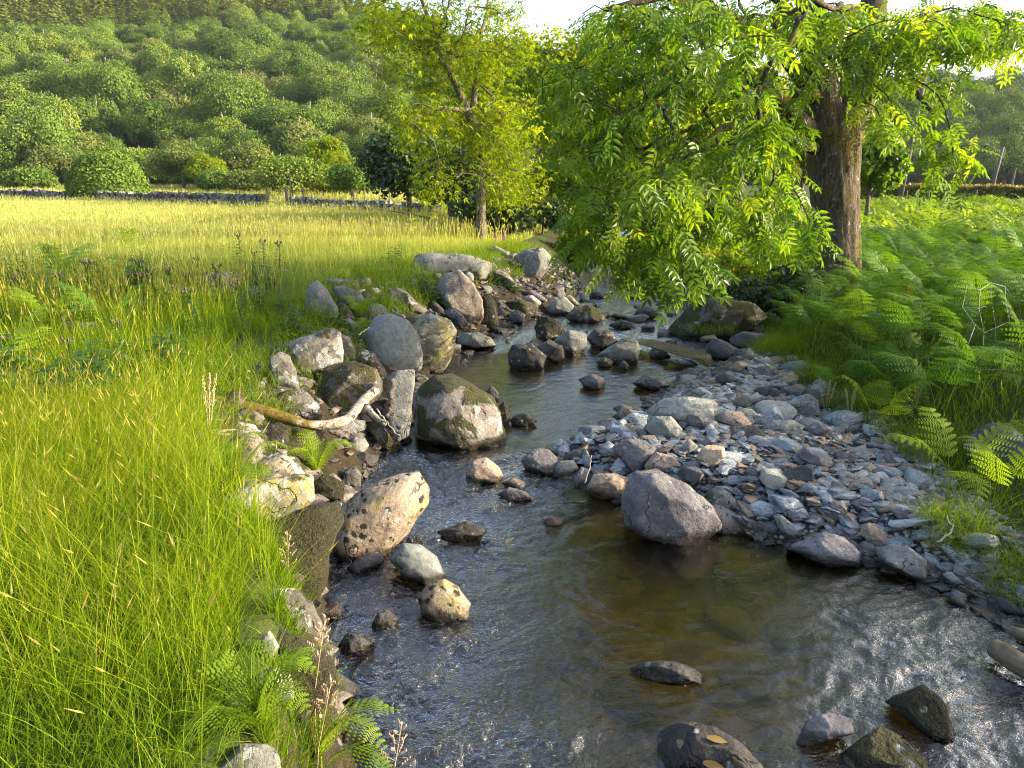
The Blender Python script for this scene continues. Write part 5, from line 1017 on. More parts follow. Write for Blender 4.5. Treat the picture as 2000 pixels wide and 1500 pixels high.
for i, (px, py, Y, wp, hp, sh, m, lab) in enumerate(FOOT):
    p = at_y(px, py, Y); z = gz1(p[0], Y); H = hp * Y / F + (p[2] - z); R = wp * (.5 if sh == 'dome' else .6) * Y / F; g = np.random.default_rng(200 + i)
    if sh == 'dome':
        b = np.array([p[0], Y, z]); root = tag(empty('tree', b), lab, 'tree'); d = rdir(13000, g); d[:, 2] = np.abs(d[:, 2]); rr = g.uniform(.85, 1.0, len(d)) * (1 + .06 * vnoise(d * 4, 3)); B_ = d * rr[:, None] * [R, R, H * .96] + [0, 0, .3]
        X, Yv, Z = frames(rdir(len(d), g) + [0, 0, -.4], d + .5 * rdir(len(d), g)); V, Fq, A = stamp(QL[0], QL[1], B_, X, Yv, Z, g.uniform(.12, .24, len(d)), None, np.clip(.3 + .2 * vnoise(d * 5, 9) + g.normal(0, .1, len(d)), 0, 1))
        mesh_np('crown', V, Fq, m, root, smooth=False, attrs=dict(tint=A)); mb = MB()
        for q in range(4): mb.tube([(R * .25 * (q - 1.5), 0, -.2), (R * .35 * (q - 1.5), 0, .8), (R * .3 * (q - 1.5), .2, H * .7)], [.16, .12, .05], 6)
        mb.build('trunk', M_BARK2, None, (0, 0, 0)).parent = root
    else: crown_tree('tree', p[0], Y, H, R, H * .04, m, lab, seed=210 + i, nl=38, per=420, size=.002 * Y + .05, shape=sh or 'round', tr=.2)
for i, px in enumerate(range(-20, 800, 46)):
    Y = float(np.interp(px, [0, 300, 700, 800], [134, 116, 80, 72])) + (i * 37 % 9); p = at_y(px, 360, Y); q = random.Random(i); H = q.uniform(3.5, 6)
    crown_tree('tree', p[0], Y, H, q.uniform(2.8, 3.8), .0, M_HILL, 'low dark tree in the thicket along the foot of the wooded hill', seed=260 + i, nl=26, per=300, size=.28, tr=.14, group='thicket trees at the hill foot')
# ---- the wood on the hills
def wood_proto(name, mat, R, H, seed, shape, nl=30, per=95, size=.62, bare=False):
    g = np.random.default_rng(seed); lb = [(u * [1, 1, .92] - [0, 0, H * .04], r * g.uniform(.62, 1.0)) for u, r in lobes(g, R, H, H * .02, nl, shape)]; V, Fq, A = leafy(lb, per, size, g, jit=.28, cen=np.array([0, 0, H * .42]))
    mb = MB(); mb.add(V, Fq, None, A); 
    o = mb.build(name, mat, smooth=False); me = o.data; bpy.data.objects.remove(o)
    mt = MB(); mt.tube([(0, 0, -1), (0, 0, H * .3), (.3, 0, H * .7)], [.35, .3, .1], 6)
    for u, r in lb[::4]: mt.tube([(0, 0, H * .35), u * .6 + [0, 0, H * .15], u], [.18, .12, .05], 4)
    t = mt.build('trunk', M_BARK2); mt_ = t.data; bpy.data.objects.remove(t); return me, mt_
WP = [wood_proto('crown', (M_HILL, M_HILL, M_HILL, M_HILLP)[i % 4], (5.2, 5.8, 4.6, 4.2)[i % 4], (10, 11.5, 10.5, 8.5)[i % 4], 300 + i, 'round', nl=46, per=330, size=.25) for i in range(8)]
def conifer(seed):
    g = np.random.default_rng(seed); m = 230; h = g.random(m) ** .8; a = g.uniform(0, 6.28, m); r = (1 - h) * 2.1 * g.uniform(.5, 1.1, m); B_ = np.stack([r * np.cos(a), r * np.sin(a), h * 12], 1)
    D = np.stack([np.cos(a), np.sin(a), np.full(m, -.3)], 1); X, Y, Z = frames(D, rdir(m, g) * .4 + [0, 0, 1]); V, Fq, A = stamp(QL[0], QL[1], B_, X, Y, Z, g.uniform(.8, 1.5, m), None, np.clip(.5 + g.normal(0, .15, m), 0, 1)); return V, Fq, A
CO = [conifer(400 + i) for i in range(3)]
def wood_points(a0, a1, r0, r1, sp, seed, lim):
    g = random.Random(seed); out = []; cell = {}
    for _ in range(lim * 30):
        a = math.radians(g.uniform(a0, a1)); r = math.sqrt(g.uniform(r0 * r0, r1 * r1)); x, y = r * math.sin(a), r * math.cos(a); s = sp * (.8 + .5 * g.random())
        c = (int(x // sp), int(y // sp)); near = [q for i in (-1, 0, 1) for j in (-1, 0, 1) for q in cell.get((c[0] + i, c[1] + j), [])]
        if any((x - q[0]) ** 2 + (y - q[1]) ** 2 < s * s for q in near): continue
        cell.setdefault(c, []).append((x, y)); out.append((x, y))
    return out
def foot(a): return float(np.interp(a, [-75, -60, -35, -20, -12, 0, 10, 20, 35, 60], [220, 160, 150, 125, 112, 120, 150, 150, 160, 190]))
WL = wood_points(-41, 3, 108, 330, 5.7, 1, 2600)
cand = []
for x, y in WL:
    a = math.degrees(math.atan2(x, y)); r = math.hypot(x, y)
    if r < foot(a) - 4: continue
    cand.append((r - foot(a), x, y, a, r))
cand.sort()
near = [c for c in cand if c[4] < 260 and c[3] < -8 and c[3] > -37][:225]; rest = [c for c in cand if c not in set(near)]
tints = ['dark green rounded tree of the sunlit hillside wood', 'pale green rounded tree of the sunlit hillside wood']
for dd, x, y, a, r in near:
    k = random.randrange(8); p = k % 4 == 3; s = random.uniform(.62, 1.35)
    root = tag(empty('woodland_tree', (x, y, gz1(x, y) - .4)), tints[p], 'tree', ('dark green trees of the hillside wood', 'pale trees of the hillside wood')[p]); root.scale = (s, s, s * random.uniform(.8, 1.35)); root.rotation_euler = (0, 0, random.uniform(0, 6.28))
    for nm, me in zip(('crown', 'trunk'), WP[k]): o = bpy.data.objects.new(nm, me); COL.objects.link(o); o.parent = root
def scatter_wood(name, label, pts, protos, smin, smax, zs=(.85, 1.15)):
    me = bpy.data.meshes.new(name); me.from_pydata([tuple(p) for p in pts], [], []); o = bpy.data.objects.new(name, me); COL.objects.link(o)
    ng = bpy.data.node_groups.new(name, 'GeometryNodeTree'); ng.interface.new_socket('Geometry', in_out='INPUT', socket_type='NodeSocketGeometry'); ng.interface.new_socket('Geometry', in_out='OUTPUT', socket_type='NodeSocketGeometry')
    N = ng.nodes.new; L = ng.links.new; gi, go_ = N('NodeGroupInput'), N('NodeGroupOutput'); ip = N('GeometryNodeInstanceOnPoints'); jn = N('GeometryNodeJoinGeometry'); ip.inputs['Pick Instance'].default_value = True
    for p in protos:
        oi = N('GeometryNodeObjectInfo'); oi.transform_space = 'ORIGINAL'; oi.inputs['Object'].default_value = p; oi.inputs['As Instance'].default_value = True; L(oi.outputs['Geometry'], jn.inputs[0])
    rr = N('FunctionNodeRandomValue'); rr.data_type = 'FLOAT_VECTOR'; rr.inputs[0].default_value = (0, 0, 0); rr.inputs[1].default_value = (0, 0, 6.28); rr.inputs['Seed'].default_value = 3
    rs = N('FunctionNodeRandomValue'); rs.data_type = 'FLOAT_VECTOR'; rs.inputs[0].default_value = (smin, smin, smin * zs[0]); rs.inputs[1].default_value = (smax, smax, smax * zs[1]); rs.inputs['Seed'].default_value = 5
    ri = N('FunctionNodeRandomValue'); ri.data_type = 'INT'; ri.inputs[4].default_value = 0; ri.inputs[5].default_value = len(protos) - 1; ri.inputs['Seed'].default_value = 8
    L(gi.outputs[0], ip.inputs['Points']); L(jn.outputs[0], ip.inputs['Instance']); L(ri.outputs[2], ip.inputs['Instance Index']); L(rr.outputs[0], ip.inputs['Rotation']); L(rs.outputs[0], ip.inputs['Scale']); L(ip.outputs[0], go_.inputs[0])
    md = o.modifiers.new('scatter', 'NODES'); md.node_group = ng; return tag(o, label, 'wood', kind='stuff')
HP = [o for r in COL.objects if r.name.startswith('woodland_tree') for o in r.children if o.name.startswith('crown')]; HPK = {}
for o in HP: HPK.setdefault(o.data.name, o)
HP = list(HPK.values())
rb = [(x, y, gz1(x, y) - .4) for dd, x, y, a, r in rest if r < 268 or a > -8]; rc = [(x, y, gz1(x, y) - .4) for dd, x, y, a, r in rest if r >= 235 and a < -6]
scatter_wood('distant_wood', 'mixed wood higher on the sunlit hillside', rb, HP, .65, 1.05)
pc = wood_points(-41, -5, 250, 500, 4.3, 5, 3200); pc = [(x, y, gz1(x, y) - .4) for x, y in pc]
CP_ = []
for i, (V, Fq, A) in enumerate(CO):
    for q in range(4):
        x, y, z = pc[(i * 4 + q) * 7]
        if q == 0: o = mesh_np('larch_tree', V, Fq, M_CONI, attrs=dict(tint=A), smooth=False); CP_.append(o)
        else: o = CP_[-1].copy(); COL.objects.link(o)
        o.location = (x, y, z); o.scale = (.85, .85, .85); tag(o, 'slender yellow-green larch in the plantation on the upper hillside', 'tree', 'larches on the upper hillside')
scatter_wood('conifer_wood', 'yellow-green larch plantation on the upper hillside', pc[84:], CP_, .6, 1.0)
WR = [c for c in wood_points(8, 48, 150, 262, 6.2, 3, 700) if math.hypot(*c) > foot(math.degrees(math.atan2(*c))) - 6]
for i, (x, y) in enumerate(sorted(WR, key=lambda c: math.hypot(*c))):
    if i < 50 and 18 < math.degrees(math.atan2(x, y)) < 38:
        k = random.choice((0, 1, 2, 4, 5, 6)); s = random.uniform(.8, 1.25); root = tag(empty('woodland_tree', (x, y, gz1(x, y) - .4)), 'shaded dark tree of the wood beyond the hedge and utility poles', 'tree', 'shaded trees beyond the hedge'); root.scale = (s, s, s); root.rotation_euler = (0, 0, random.uniform(0, 6.28))
        for nm, me in zip(('crown', 'trunk'), WP[k]): o = bpy.data.objects.new(nm, me); COL.objects.link(o); o.parent = root
WRr = [(x, y, gz1(x, y) - .4) for i, (x, y) in enumerate(sorted(WR, key=lambda c: math.hypot(*c))) if not (i < 50 and 18 < math.degrees(math.atan2(x, y)) < 38)]
scatter_wood('shaded_wood', 'dark wood covering the shaded hill beyond the hedge', WRr, HP, .8, 1.2)
# ------------------------------------------------------------------ things of the meadow
# dry stone wall in two lengths with a gateway between
M_WALL = rock_mat('wall_stone', (.015, .015, .015), (.07, .068, .062), (.36, .35, .31), 2.2, lichen=.32, dark=.4, wet=False)
M_POST = simple_mat('weathered_wood', (.06, .052, .042), (.15, .13, .105), 6, .85, .3, stretch=(6, 6, .6))
def stone_run(name, label, pts, h, sl=.38):
    g = np.random.default_rng(7); pts = np.array(pts, float); mb = MB(); seg = np.r_[0, np.cumsum(np.linalg.norm(np.diff(pts, axis=0), axis=1))]; s = 0
    while s < seg[-1]:
        w = sl * g.uniform(.7, 1.4); x, y = np.interp(s + w / 2, seg, pts[:, 0]), np.interp(s + w / 2, seg, pts[:, 1]); z = gz1(x, y); x2, y2 = np.interp(s + w, seg, pts[:, 0]), np.interp(s + w, seg, pts[:, 1])
        d = np.array([x2 - x, y2 - y, 0]); d /= np.linalg.norm(d); R = np.array([d, [-d[1], d[0], 0], [0, 0, 1]]).T; zz = 0
        while zz < h:
            ch = g.uniform(.13, .24); q = g.normal(0, .05); c, sn = math.cos(q), math.sin(q)
            Vb = np.array([[a, b, e] for a in (-.5, .5) for b in (-.5, .5) for e in (-.5, .5)]) * [w * .97 * g.uniform(.8, 1.05), .5, ch * .94] * g.uniform(.82, 1.12, (8, 3))
            Vb = Vb @ np.array([[c, 0, -sn], [0, 1, 0], [sn, 0, c]]) @ R.T; mb.add(Vb + [x + g.normal(0, .03), y + g.normal(0, .04), z + zz + ch / 2], [[0, 1, 3, 2], [4, 6, 7, 5], [0, 4, 5, 1], [2, 3, 7, 6], [0, 2, 6, 4], [1, 5, 7, 3]]); zz += ch
        s += w
    o = mb.build(name, M_WALL, None, (pts[0][0], pts[0][1], gz1(*pts[0])), smooth=False); return tag(o, label, 'wall')
def gp(px, py): p, t = hit(px, py); return p
W0, W1 = at_y(-60, 392, 74), at_y(515, 402, 47); W2, W3 = at_y(572, 404, 46), at_y(860, 414, 36)
stone_run('stone_wall', 'long low dry stone wall crossing the meadow by the dome-shaped tree', [W0[:2], W1[:2]], .62)
stone_run('stone_wall', 'shorter dry stone wall from the gateway to the dark hawthorn', [W2[:2], W3[:2]], .45)
def post(name, x, y, h, w, label, group=None, lean=(0, 0), cat='post'):
    mb = MB(); n = 8; mb.tube([(0, 0, -.2), (lean[0] * .5, lean[1] * .5, h * .5), (lean[0], lean[1], h)], [w, w * .95, w * .85], n); o = mb.build(name, M_POST, None, (0, 0, 0), sharp=40); o.location = (x, y, gz1(x, y)); return tag(o, label, cat, group)
for i, px in enumerate((40, 105, 135, 165, 192, 220, 240, 265, 320, 351, 370, 425, 470, 690, 712, 742, 760)):
    Y = np.interp(px, [-60, 515, 572, 860], [74, 47, 46, 36]) - .7; p = at_y(px, 390, Y); post('fence_post', p[0], Y, 1.0 + .12 * ((i * 7) % 3), .035, 'thin wooden fence post in front of the dry stone wall', 'fence posts along the stone wall', (.03 * ((i * 5) % 3 - 1), 0))
p = at_y(524, 400, 46.6); post('gate_post', p[0], p[1], 1.2, .09, 'short thick gate post at the end of the long stone wall', lean=(.02, 0)); p = at_y(561, 400, 46.2); post('gate_post', p[0], p[1], 1.15, .1, 'thick gate post at the start of the shorter stone wall'); p = at_y(566, 392, 46.4); post('gate_post', p[0], p[1] + .3, 2.0, .05, 'tall thin post beside the gateway in the stone wall')
p = at_y(594, 402, 44.4); post('fence_post', p[0], p[1], 1.2, .06, 'dark fence post just past the gateway in the stone wall')
# utility poles and wires
def pole(px, py, Y, h, r, label, dx=0, arms=True):
    p = at_y(px, py, Y); z = gz1(p[0], Y); root = tag(empty('utility_pole', (p[0], Y, z)), label, 'pole'); mb = MB(); mb.tube([(0, 0, -.3), (dx * .5, 0, h * .5), (dx, 0, h)], [r, r * .9, r * .75], 12); mb.build('shaft', M_POST, None, (0, 0, 0)).parent = root
    if not arms: return None
    mb = MB(); mb.box(np.array([dx, 0, h - .35]), (1.5, .1, .1)); mb.build('crossarm', M_POST, None, (0, 0, 0), smooth=False).parent = root
    for q in (-.65, 0, .65): mb = MB(); mb.tube([(dx + q, 0, h - .3), (dx + q, 0, h - .22), (dx + q, 0, h - .14)], [.02, .045, .03], 8); mb.build('insulator', M_POST, None, (0, 0, 0)).parent = root
    return np.array([p[0] + dx, Y, z + h - .15])
e1 = pole(1752, 418, 45, 7.2, .14, 'tall leaning utility pole beside the small dark green tree', .55); e2 = pole(1928, 410, 62, 4.0, .14, 'utility pole further off over the hedge under hanging ash leaves', .45, False)
e3 = e1 + np.array([30, -14, 2.5])
p = at_y(1967, 408, 58); post('fence_post', p[0], 58, 2.4, .09, 'short leaning post above the hedge near the picture edge', lean=(.1, 0))
M_WIRE = simple_mat('grey_wire', (.16, .19, .2), (.28, .31, .32), 20, .4, .05, .5)
for q in (-.65, 0, .65):
    mb = MB()
    for a, b in ((e1, e3),): s = np.linspace(0, 1, 16)[:, None]; P = a * (1 - s) + b * s + [q, 0, 0]; P[:, 2] -= .6 * 4 * (s * (1 - s))[:, 0]; mb.tube(P, .012, 4)
    tag(mb.build('overhead_wire', M_WIRE, None, e1), 'thin overhead wire running from the tall leaning utility pole', 'wire', 'overhead wires')
for i, px in enumerate((1765, 1783, 1787, 1808, 1845, 1900)): p = at_y(px, 422, 42 - .3 * i); post('fence_post', p[0], p[1], 1.15, .05, 'weathered fence post in front of the clipped hedge', 'fence posts before the hedge')
# clipped hedge; sun on its tips is painted as an orange leaf tint
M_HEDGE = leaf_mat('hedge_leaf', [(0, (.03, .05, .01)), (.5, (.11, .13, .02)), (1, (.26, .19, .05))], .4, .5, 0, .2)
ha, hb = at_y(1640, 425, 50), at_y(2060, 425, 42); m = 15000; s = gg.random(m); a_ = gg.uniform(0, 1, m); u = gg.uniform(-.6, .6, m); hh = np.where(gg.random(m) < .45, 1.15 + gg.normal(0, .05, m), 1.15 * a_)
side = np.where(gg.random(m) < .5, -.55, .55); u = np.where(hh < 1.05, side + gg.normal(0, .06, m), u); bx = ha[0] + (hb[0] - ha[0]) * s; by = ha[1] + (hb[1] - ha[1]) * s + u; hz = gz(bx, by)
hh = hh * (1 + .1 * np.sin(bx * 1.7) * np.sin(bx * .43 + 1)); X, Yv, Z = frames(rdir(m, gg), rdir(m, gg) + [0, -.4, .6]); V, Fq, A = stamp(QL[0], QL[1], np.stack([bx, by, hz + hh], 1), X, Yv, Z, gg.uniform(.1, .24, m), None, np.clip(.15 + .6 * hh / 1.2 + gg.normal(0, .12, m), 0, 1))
tag(mesh_np('hedge', V, Fq, M_HEDGE, attrs=dict(tint=A), smooth=False, loc=(ha[0], ha[1], gz1(ha[0], ha[1]))), 'low clipped hedge with tips tinted orange as if sunlit, beyond the bracken', 'hedge')
# birch branch lying on the stones
def birch_mat():
    t = NT('birch_bark'); tc = t.n('ShaderNodeTexCoord'); v = tc.outputs['Object']; n1 = t.noise(v, 22, 5, .6, .6); n2_ = t.noise(v, 6, 5, .65); geo = t.n('ShaderNodeNewGeometry'); nx = t.n('ShaderNodeSeparateXYZ'); t.link(geo.outputs['Normal'], nx.inputs[0])
    c = t.ramp(n1, [(.35, (.13, .1, .075)), (.5, (.24, .2, .16)), (.65, (.33, .29, .25))]); c = t.mix(t.step(t.noise(v, 13, 5, .7, .5), .55, .6), c, (.03, .025, .018))
    mo = t.step(t.math('ADD', n2_, t.math('MULTIPLY', t.n('ShaderNodeAttribute', attribute_name='tint').outputs['Fac'], .3)), .62, .7); c = t.mix(mo, c, t.ramp(t.noise(v, 60, 4), [(.3, (.03, .025, .005)), (.7, (.13, .095, .015))]))
    return t.done(t.pbsdf(c, .85, .2, t.bump(n1, .6, .02)))
M_BIRCH = birch_mat()
def log(name, label, pts, rad, mat, tint, cat, n=14, jit=.05):
    P = [at_t(*q) for q in pts]; k = np.linspace(0, len(P) - 1, 40); Q = np.stack([np.interp(k, np.arange(len(P)), np.array(P)[:, i]) for i in range(3)], 1); R = np.interp(k, np.arange(len(P)), rad); T_ = np.interp(k, np.arange(len(P)), tint)
    Q[1:-1] = (Q[:-2] + 2 * Q[1:-1] + Q[2:]) / 4; V, Qd, T = tube(Q, R, n); C = np.vstack([np.repeat(Q, n, 0), Q[:1], Q[-1:]]); d = V - C; V = C + d * (1 + jit * 3 * fbm(V * 14, 3, 3))[:, None]
    return V, Qd, T, np.concatenate([np.repeat(T_, n), T_[:1], T_[-1:]])
zz = lambda x, y, t: (250 + x * .35, 450 + y * .35, t)
root_p = at_t(*zz(650, 980, 6.3)); br = tag(empty('birch_branch', root_p), 'crooked fallen birch branch, mossy in the middle, lying across the bank stones', 'branch')
mb = MB(); v, q, t_, a_ = log('', '', [zz(245, 930, 5.9), zz(340, 940, 5.95), zz(500, 955, 6.05), zz(650, 985, 6.15), zz(780, 1015, 6.2), zz(900, 1055, 6.25), zz(1000, 1085, 6.3), zz(1100, 1090, 6.4), zz(1230, 1060, 6.55), zz(1280, 990, 6.7), zz(1330, 930, 6.8), zz(1385, 890, 6.9)],
    [.058, .055, .05, .05, .05, .048, .04, .042, .045, .045, .045, .042], M_BIRCH, [.2, .3, .7, .85, .9, .95, .8, .2, .0, 0, 0, .1], 'branch'); mb.add(v, q, t_, a_); mb.build('limb', M_BIRCH, br)
for pts, r in (([zz(1310, 960, 6.75), zz(1360, 1020, 6.7), zz(1400, 1060, 6.65), zz(1435, 1080, 6.6)], [.03, .03, .027, .022]),):
    mb = MB(); v, q, t_, a_ = log('', '', pts, r, M_BIRCH, [0] * 4, 'b', 10); mb.add(v, q, t_, a_); mb.build('fork', M_BIRCH, br)
def stick(label, pts, r, mat=M_TWIG, name='stick', group=None):
    mb = MB(); P = np.array([at_t(*p) for p in pts]); k = np.linspace(0, len(P) - 1, 12); Q = np.stack([np.interp(k, np.arange(len(P)), P[:, i]) for i in range(3)], 1) + np.random.default_rng(4).normal(0, r * .6, (12, 3)); mb.tube(Q, np.linspace(r, r * .6, 12), 7); return tag(mb.build(name, mat, None, P[0]), label, 'stick', group)
M_PALE = simple_mat('bleached_wood', (.2, .165, .125), (.34, .3, .24), 14, .8, .3)
stick('thin pale stick sloping from the branch fork to the water', [zz(1390, 1000, 6.7), zz(1450, 1080, 6.6), zz(1510, 1145, 6.5)], .008, M_PALE); stick('dark broken stick leaning on the upright slate slab', [zz(1480, 850, 6.95), zz(1455, 960, 6.9), zz(1440, 1040, 6.85)], .03)
stick('pale bare stick lying in the tall grass near the bottom', [(0, 1375, 2.62), (60, 1345, 2.66), (130, 1310, 2.7), (178, 1300, 2.72)], .0085, M_PALE); stick('pale curved twig standing among the stones of the bar tip', [(1142, 945, 5.9), (1152, 910, 5.95), (1155, 890, 6.0)], .005, M_PALE); stick('short white twig upright behind the pink rounded stone', [(1296, 888, 6.6), (1303, 866, 6.65)], .01, M_PALE)
stick('pale dead twig lying on the tussock at the gravel edge', [(1830, 1060, 4.9), (1850, 1045, 4.9), (1862, 1030, 4.95), (1848, 1008, 5.0)], .006, M_PALE); stick('pale twig caught on the small fern behind the smooth grey boulder', [(700, 655, 8.3), (712, 645, 8.3), (720, 640, 8.3)], .008, M_PALE)
M_LOG = simple_mat('wet_log', (.06, .045, .028), (.2, .15, .095), 5, .6, .4, stretch=(2, 2, 8))
for pts, r, lab in (([(1946, 1268, 4.15), (1980, 1290, 4.0), (2030, 1320, 3.9)], [.055, .06, .06], 'round brown log poking into the water from the picture edge'), ([(1975, 1230, 4.3), (1990, 1238, 4.25), (2030, 1250, 4.2)], [.025, .035, .04], 'broken stub of wood above the round brown log')):
    mb = MB(); v, q, t_, a_ = log('', '', pts, r, M_LOG, [0] * 3, 'l', 14, .03); mb.add(v, q, t_, a_); tag(mb.build('log', M_LOG, None, at_t(*pts[0])), lab, 'log')
r_ = [at_t(*p) for p in ((762, 412, 30), (800, 418, 29), (845, 428, 27.5), (870, 440, 26.5))]; mb = MB(); mb.tube(r_, [.015, .03, .045, .06], 6); tag(mb.build('dead_branch', M_TWIG, None, r_[3]), 'bare dark dead branch reaching over the meadow from the hawthorn', 'branch')
# crumpled stock netting on the bracken bank
P = [[(1888, 560), (1915, 566), (1935, 552), (1963, 560), (1992, 600)], [(1880, 600), (1912, 602), (1938, 594), (1965, 594), (1996, 630)], [(1905, 635), (1922, 650), (1945, 640), (1972, 628), (2010, 655)], [(1890, 675), (1920, 680), (1945, 676), (1980, 680), (2014, 690)], [(1885, 722), (1925, 722), (1960, 722), (1990, 724), (2018, 735)]]
mb = MB(); Q = [[at_t(x_, y_, 7.6 + .12 * i - .1 * j + .08 * math.sin(i * 3 + j * 2)) for i, (x_, y_) in enumerate(r)] for j, r in enumerate(P)]
for r in Q: mb.tube(r, .0018, 5)
for i in range(5): mb.tube([Q[j][i] for j in range(5)], .0016, 5)
tag(mb.build('wire_fence', M_WIRE, None, Q[4][2]), 'crumpled blue-grey wire netting sunk in the bracken', 'wire fence')
# foxgloves
def foxglove(px, py, t, h, label):
    b = at_t(px, py, t); b[2] = gz1(b[0], b[1]) - .02; root = tag(empty('foxglove', b), label, 'flower'); top = at_t(px, py - h, t)[2] - b[2]; mb = MB(); mb.tube([(0, 0, 0), (.01, 0, top * .5), (0, 0, top)], [.008, .006, .003], 5); mb.build('stem', M_DOCK, None, (0, 0, 0)).parent = root
    mb = MB(); g = np.random.default_rng(int(px))
    for k in range(26): a = g.uniform(0, 6.28); z = top * (.4 + .58 * k / 26); l = .06 * (1.15 - k / 30); d = np.array([math.cos(a), math.sin(a), -.6]); p0 = np.array([0, 0, z]); mb.tube([p0, p0 + d * l * .5, p0 + d * l], [.006, .014, .019], 6, g.random())
    mb.build('bells', M_PINK, None, (0, 0, 0)).parent = root
foxglove(968, 492, 19.5, 38, 'taller pink foxglove beside the slender ash'); foxglove(984, 490, 19.3, 42, 'pink foxglove nearest the blue-grey boulder'); foxglove(1420, 585, 14.6, 62, 'purple foxglove behind the huge dark boulder')
# thistles, docks and other single plants
def leaf_quad(l, w, k=4, jag=0.0, bend=.3):
    V = []; Fq = []
    for i in range(k + 1):
        s = i / k; ww = w * math.sin(math.pi * min(.97, s * .85 + .13)) * (1 + jag * (1 if i % 2 else -1)); V += [(s * l, -ww, .12 * w - bend * l * s * s), (s * l, 0, -bend * l * s * s), (s * l, ww, .12 * w - bend * l * s * s)]
        if i < k: b = i * 3; Fq += [[b, b + 3, b + 4, b + 1], [b + 1, b + 4, b + 5, b + 2]]
    return np.array(V), np.array(Fq)
def herb_mesh(kind, seed):
    g = np.random.default_rng(seed); mb = MB(); hd = MB()
    if kind == 'thistle':
        H = .62; mb.tube([(0, 0, 0), (.02, 0, H * .5), (0, .02, H)], [.007, .006, .004], 6, .5); tv, tf = leaf_quad(.17, .03, 8, .6, .35); m = 24
        z = np.linspace(.05, H * .93, m); a = np.arange(m) * 2.4; D = np.stack([np.cos(a), np.sin(a), np.full(m, .35)], 1); X, Y, Z = frames(D, np.tile([0, 0, 1.], (m, 1))); V, Fq, A = stamp(tv, tf, np.stack([np.zeros(m), np.zeros(m), z], 1), X, Y, Z, np.linspace(1.15, .5, m), None, g.uniform(.2, .6, m)); mb.add(V, Fq, None, A)
        for q in range(5): a = q * 1.3; p = np.array([.05 * math.cos(a), .05 * math.sin(a), H + .02 * (q % 2)]); mb.tube([(0, 0, H * .9), p * [.6, .6, 1] - [0, 0, .01], p], [.003, .004, .009], 5, .6); hd.tube([p, p + [0, 0, .018], p + [0, 0, .03]], [.011, .013, .007], 7, .3)
    elif kind == 'leafy':
        tv, tf = leaf_quad(.2, .036, 5, 0, .35)
        for st in range(5):
            H = g.uniform(.2, .42); b = np.array([g.normal(0, .07), g.normal(0, .07), 0]); tp = b + [g.normal(0, .08), g.normal(0, .08), H]; mb.tube([b, (b + tp) / 2, tp], [.006, .005, .003], 5, .6); m = 12; s = np.linspace(.15, 1, m); a = np.arange(m) * 2.4 + g.uniform(0, 6)
            D = np.stack([np.cos(a), np.sin(a), np.full(m, .25)], 1); X, Y, Z = frames(D, np.tile([0, 0, 1.], (m, 1))); V, Fq, A = stamp(tv, tf, b + (tp - b) * s[:, None], X, Y, Z, np.linspace(1.1, .55, m) * g.uniform(.8, 1.2, m), None, g.uniform(.25, .8, m)); mb.add(V, Fq, None, A)
    elif kind == 'dock':
        for st in range(3):
            H = g.uniform(.4, .62); tp = np.array([g.normal(0, .09), g.normal(0, .09), H]); mb.tube([(0, 0, 0), tp * .55, tp], [.006, .005, .002], 5, .85)
            for k in range(44): s = g.uniform(.45, 1); p = tp * s + rdir(1, g)[0] * .012 * (1.3 - s) * 2; hd.tube([p, p + [0, 0, .008], p + [0, 0, .014]], [.003, .006, .002], 4, g.random())
        tv, tf = leaf_quad(.2, .03, 5, 0, .5); m = 8; a = np.arange(m) * .8; D = np.stack([np.cos(a), np.sin(a), np.full(m, .6)], 1); X, Y, Z = frames(D, np.tile([0, 0, 1.], (m, 1))); V, Fq, A = stamp(tv, tf, np.zeros((m, 3)), X, Y, Z, g.uniform(.7, 1.2, m), None, g.uniform(.4, .8, m)); mb.add(V, Fq, None, A)
    elif kind == 'panicle':
        H = .62; top = np.array([.07, 0, H]); mb.tube([(0, 0, 0), (.015, 0, H * .5), top], [.0022, .0018, .001], 5, .7)
        for k in range(16):
            s = .68 + .32 * k / 16; b = np.array([.07 * s * s, 0, H * s]); a = k * 2.4; l = .05 * (1.1 - k / 18); e = b + [math.cos(a) * l, math.sin(a) * l, l * .9]; mb.tube([b, (b + e) / 2, e], .0007, 4, .8)
            for q in range(4): p = b + (e - b) * (.55 + .15 * q); hd.tube([p, p + [.002, .001, .006], p + [.003, 0, .013]], [.001, .003, .0006], 5, g.random())
    o = mb.build(kind, M_DOCK if kind in ('leafy', 'thistle') else M_STRAWSTEM); A_ = o.data; bpy.data.objects.remove(o); B_ = None
    if hd.V: o = hd.build('head', {'thistle': M_HEAD, 'dock': M_STRAWSTEM, 'panicle': M_SEED}[kind]); B_ = o.data; bpy.data.objects.remove(o)
    return A_, B_
M_HEAD = simple_mat('thistle_head', (.05, .055, .03), (.11, .065, .08), 60, .8, .1)
M_SEED = simple_mat('grass_seed', (.3, .19, .13), (.5, .35, .26), 60, .7, .1)
HM = {k: herb_mesh(k, 600 + i) for i, k in enumerate(('thistle', 'leafy', 'dock', 'panicle'))}
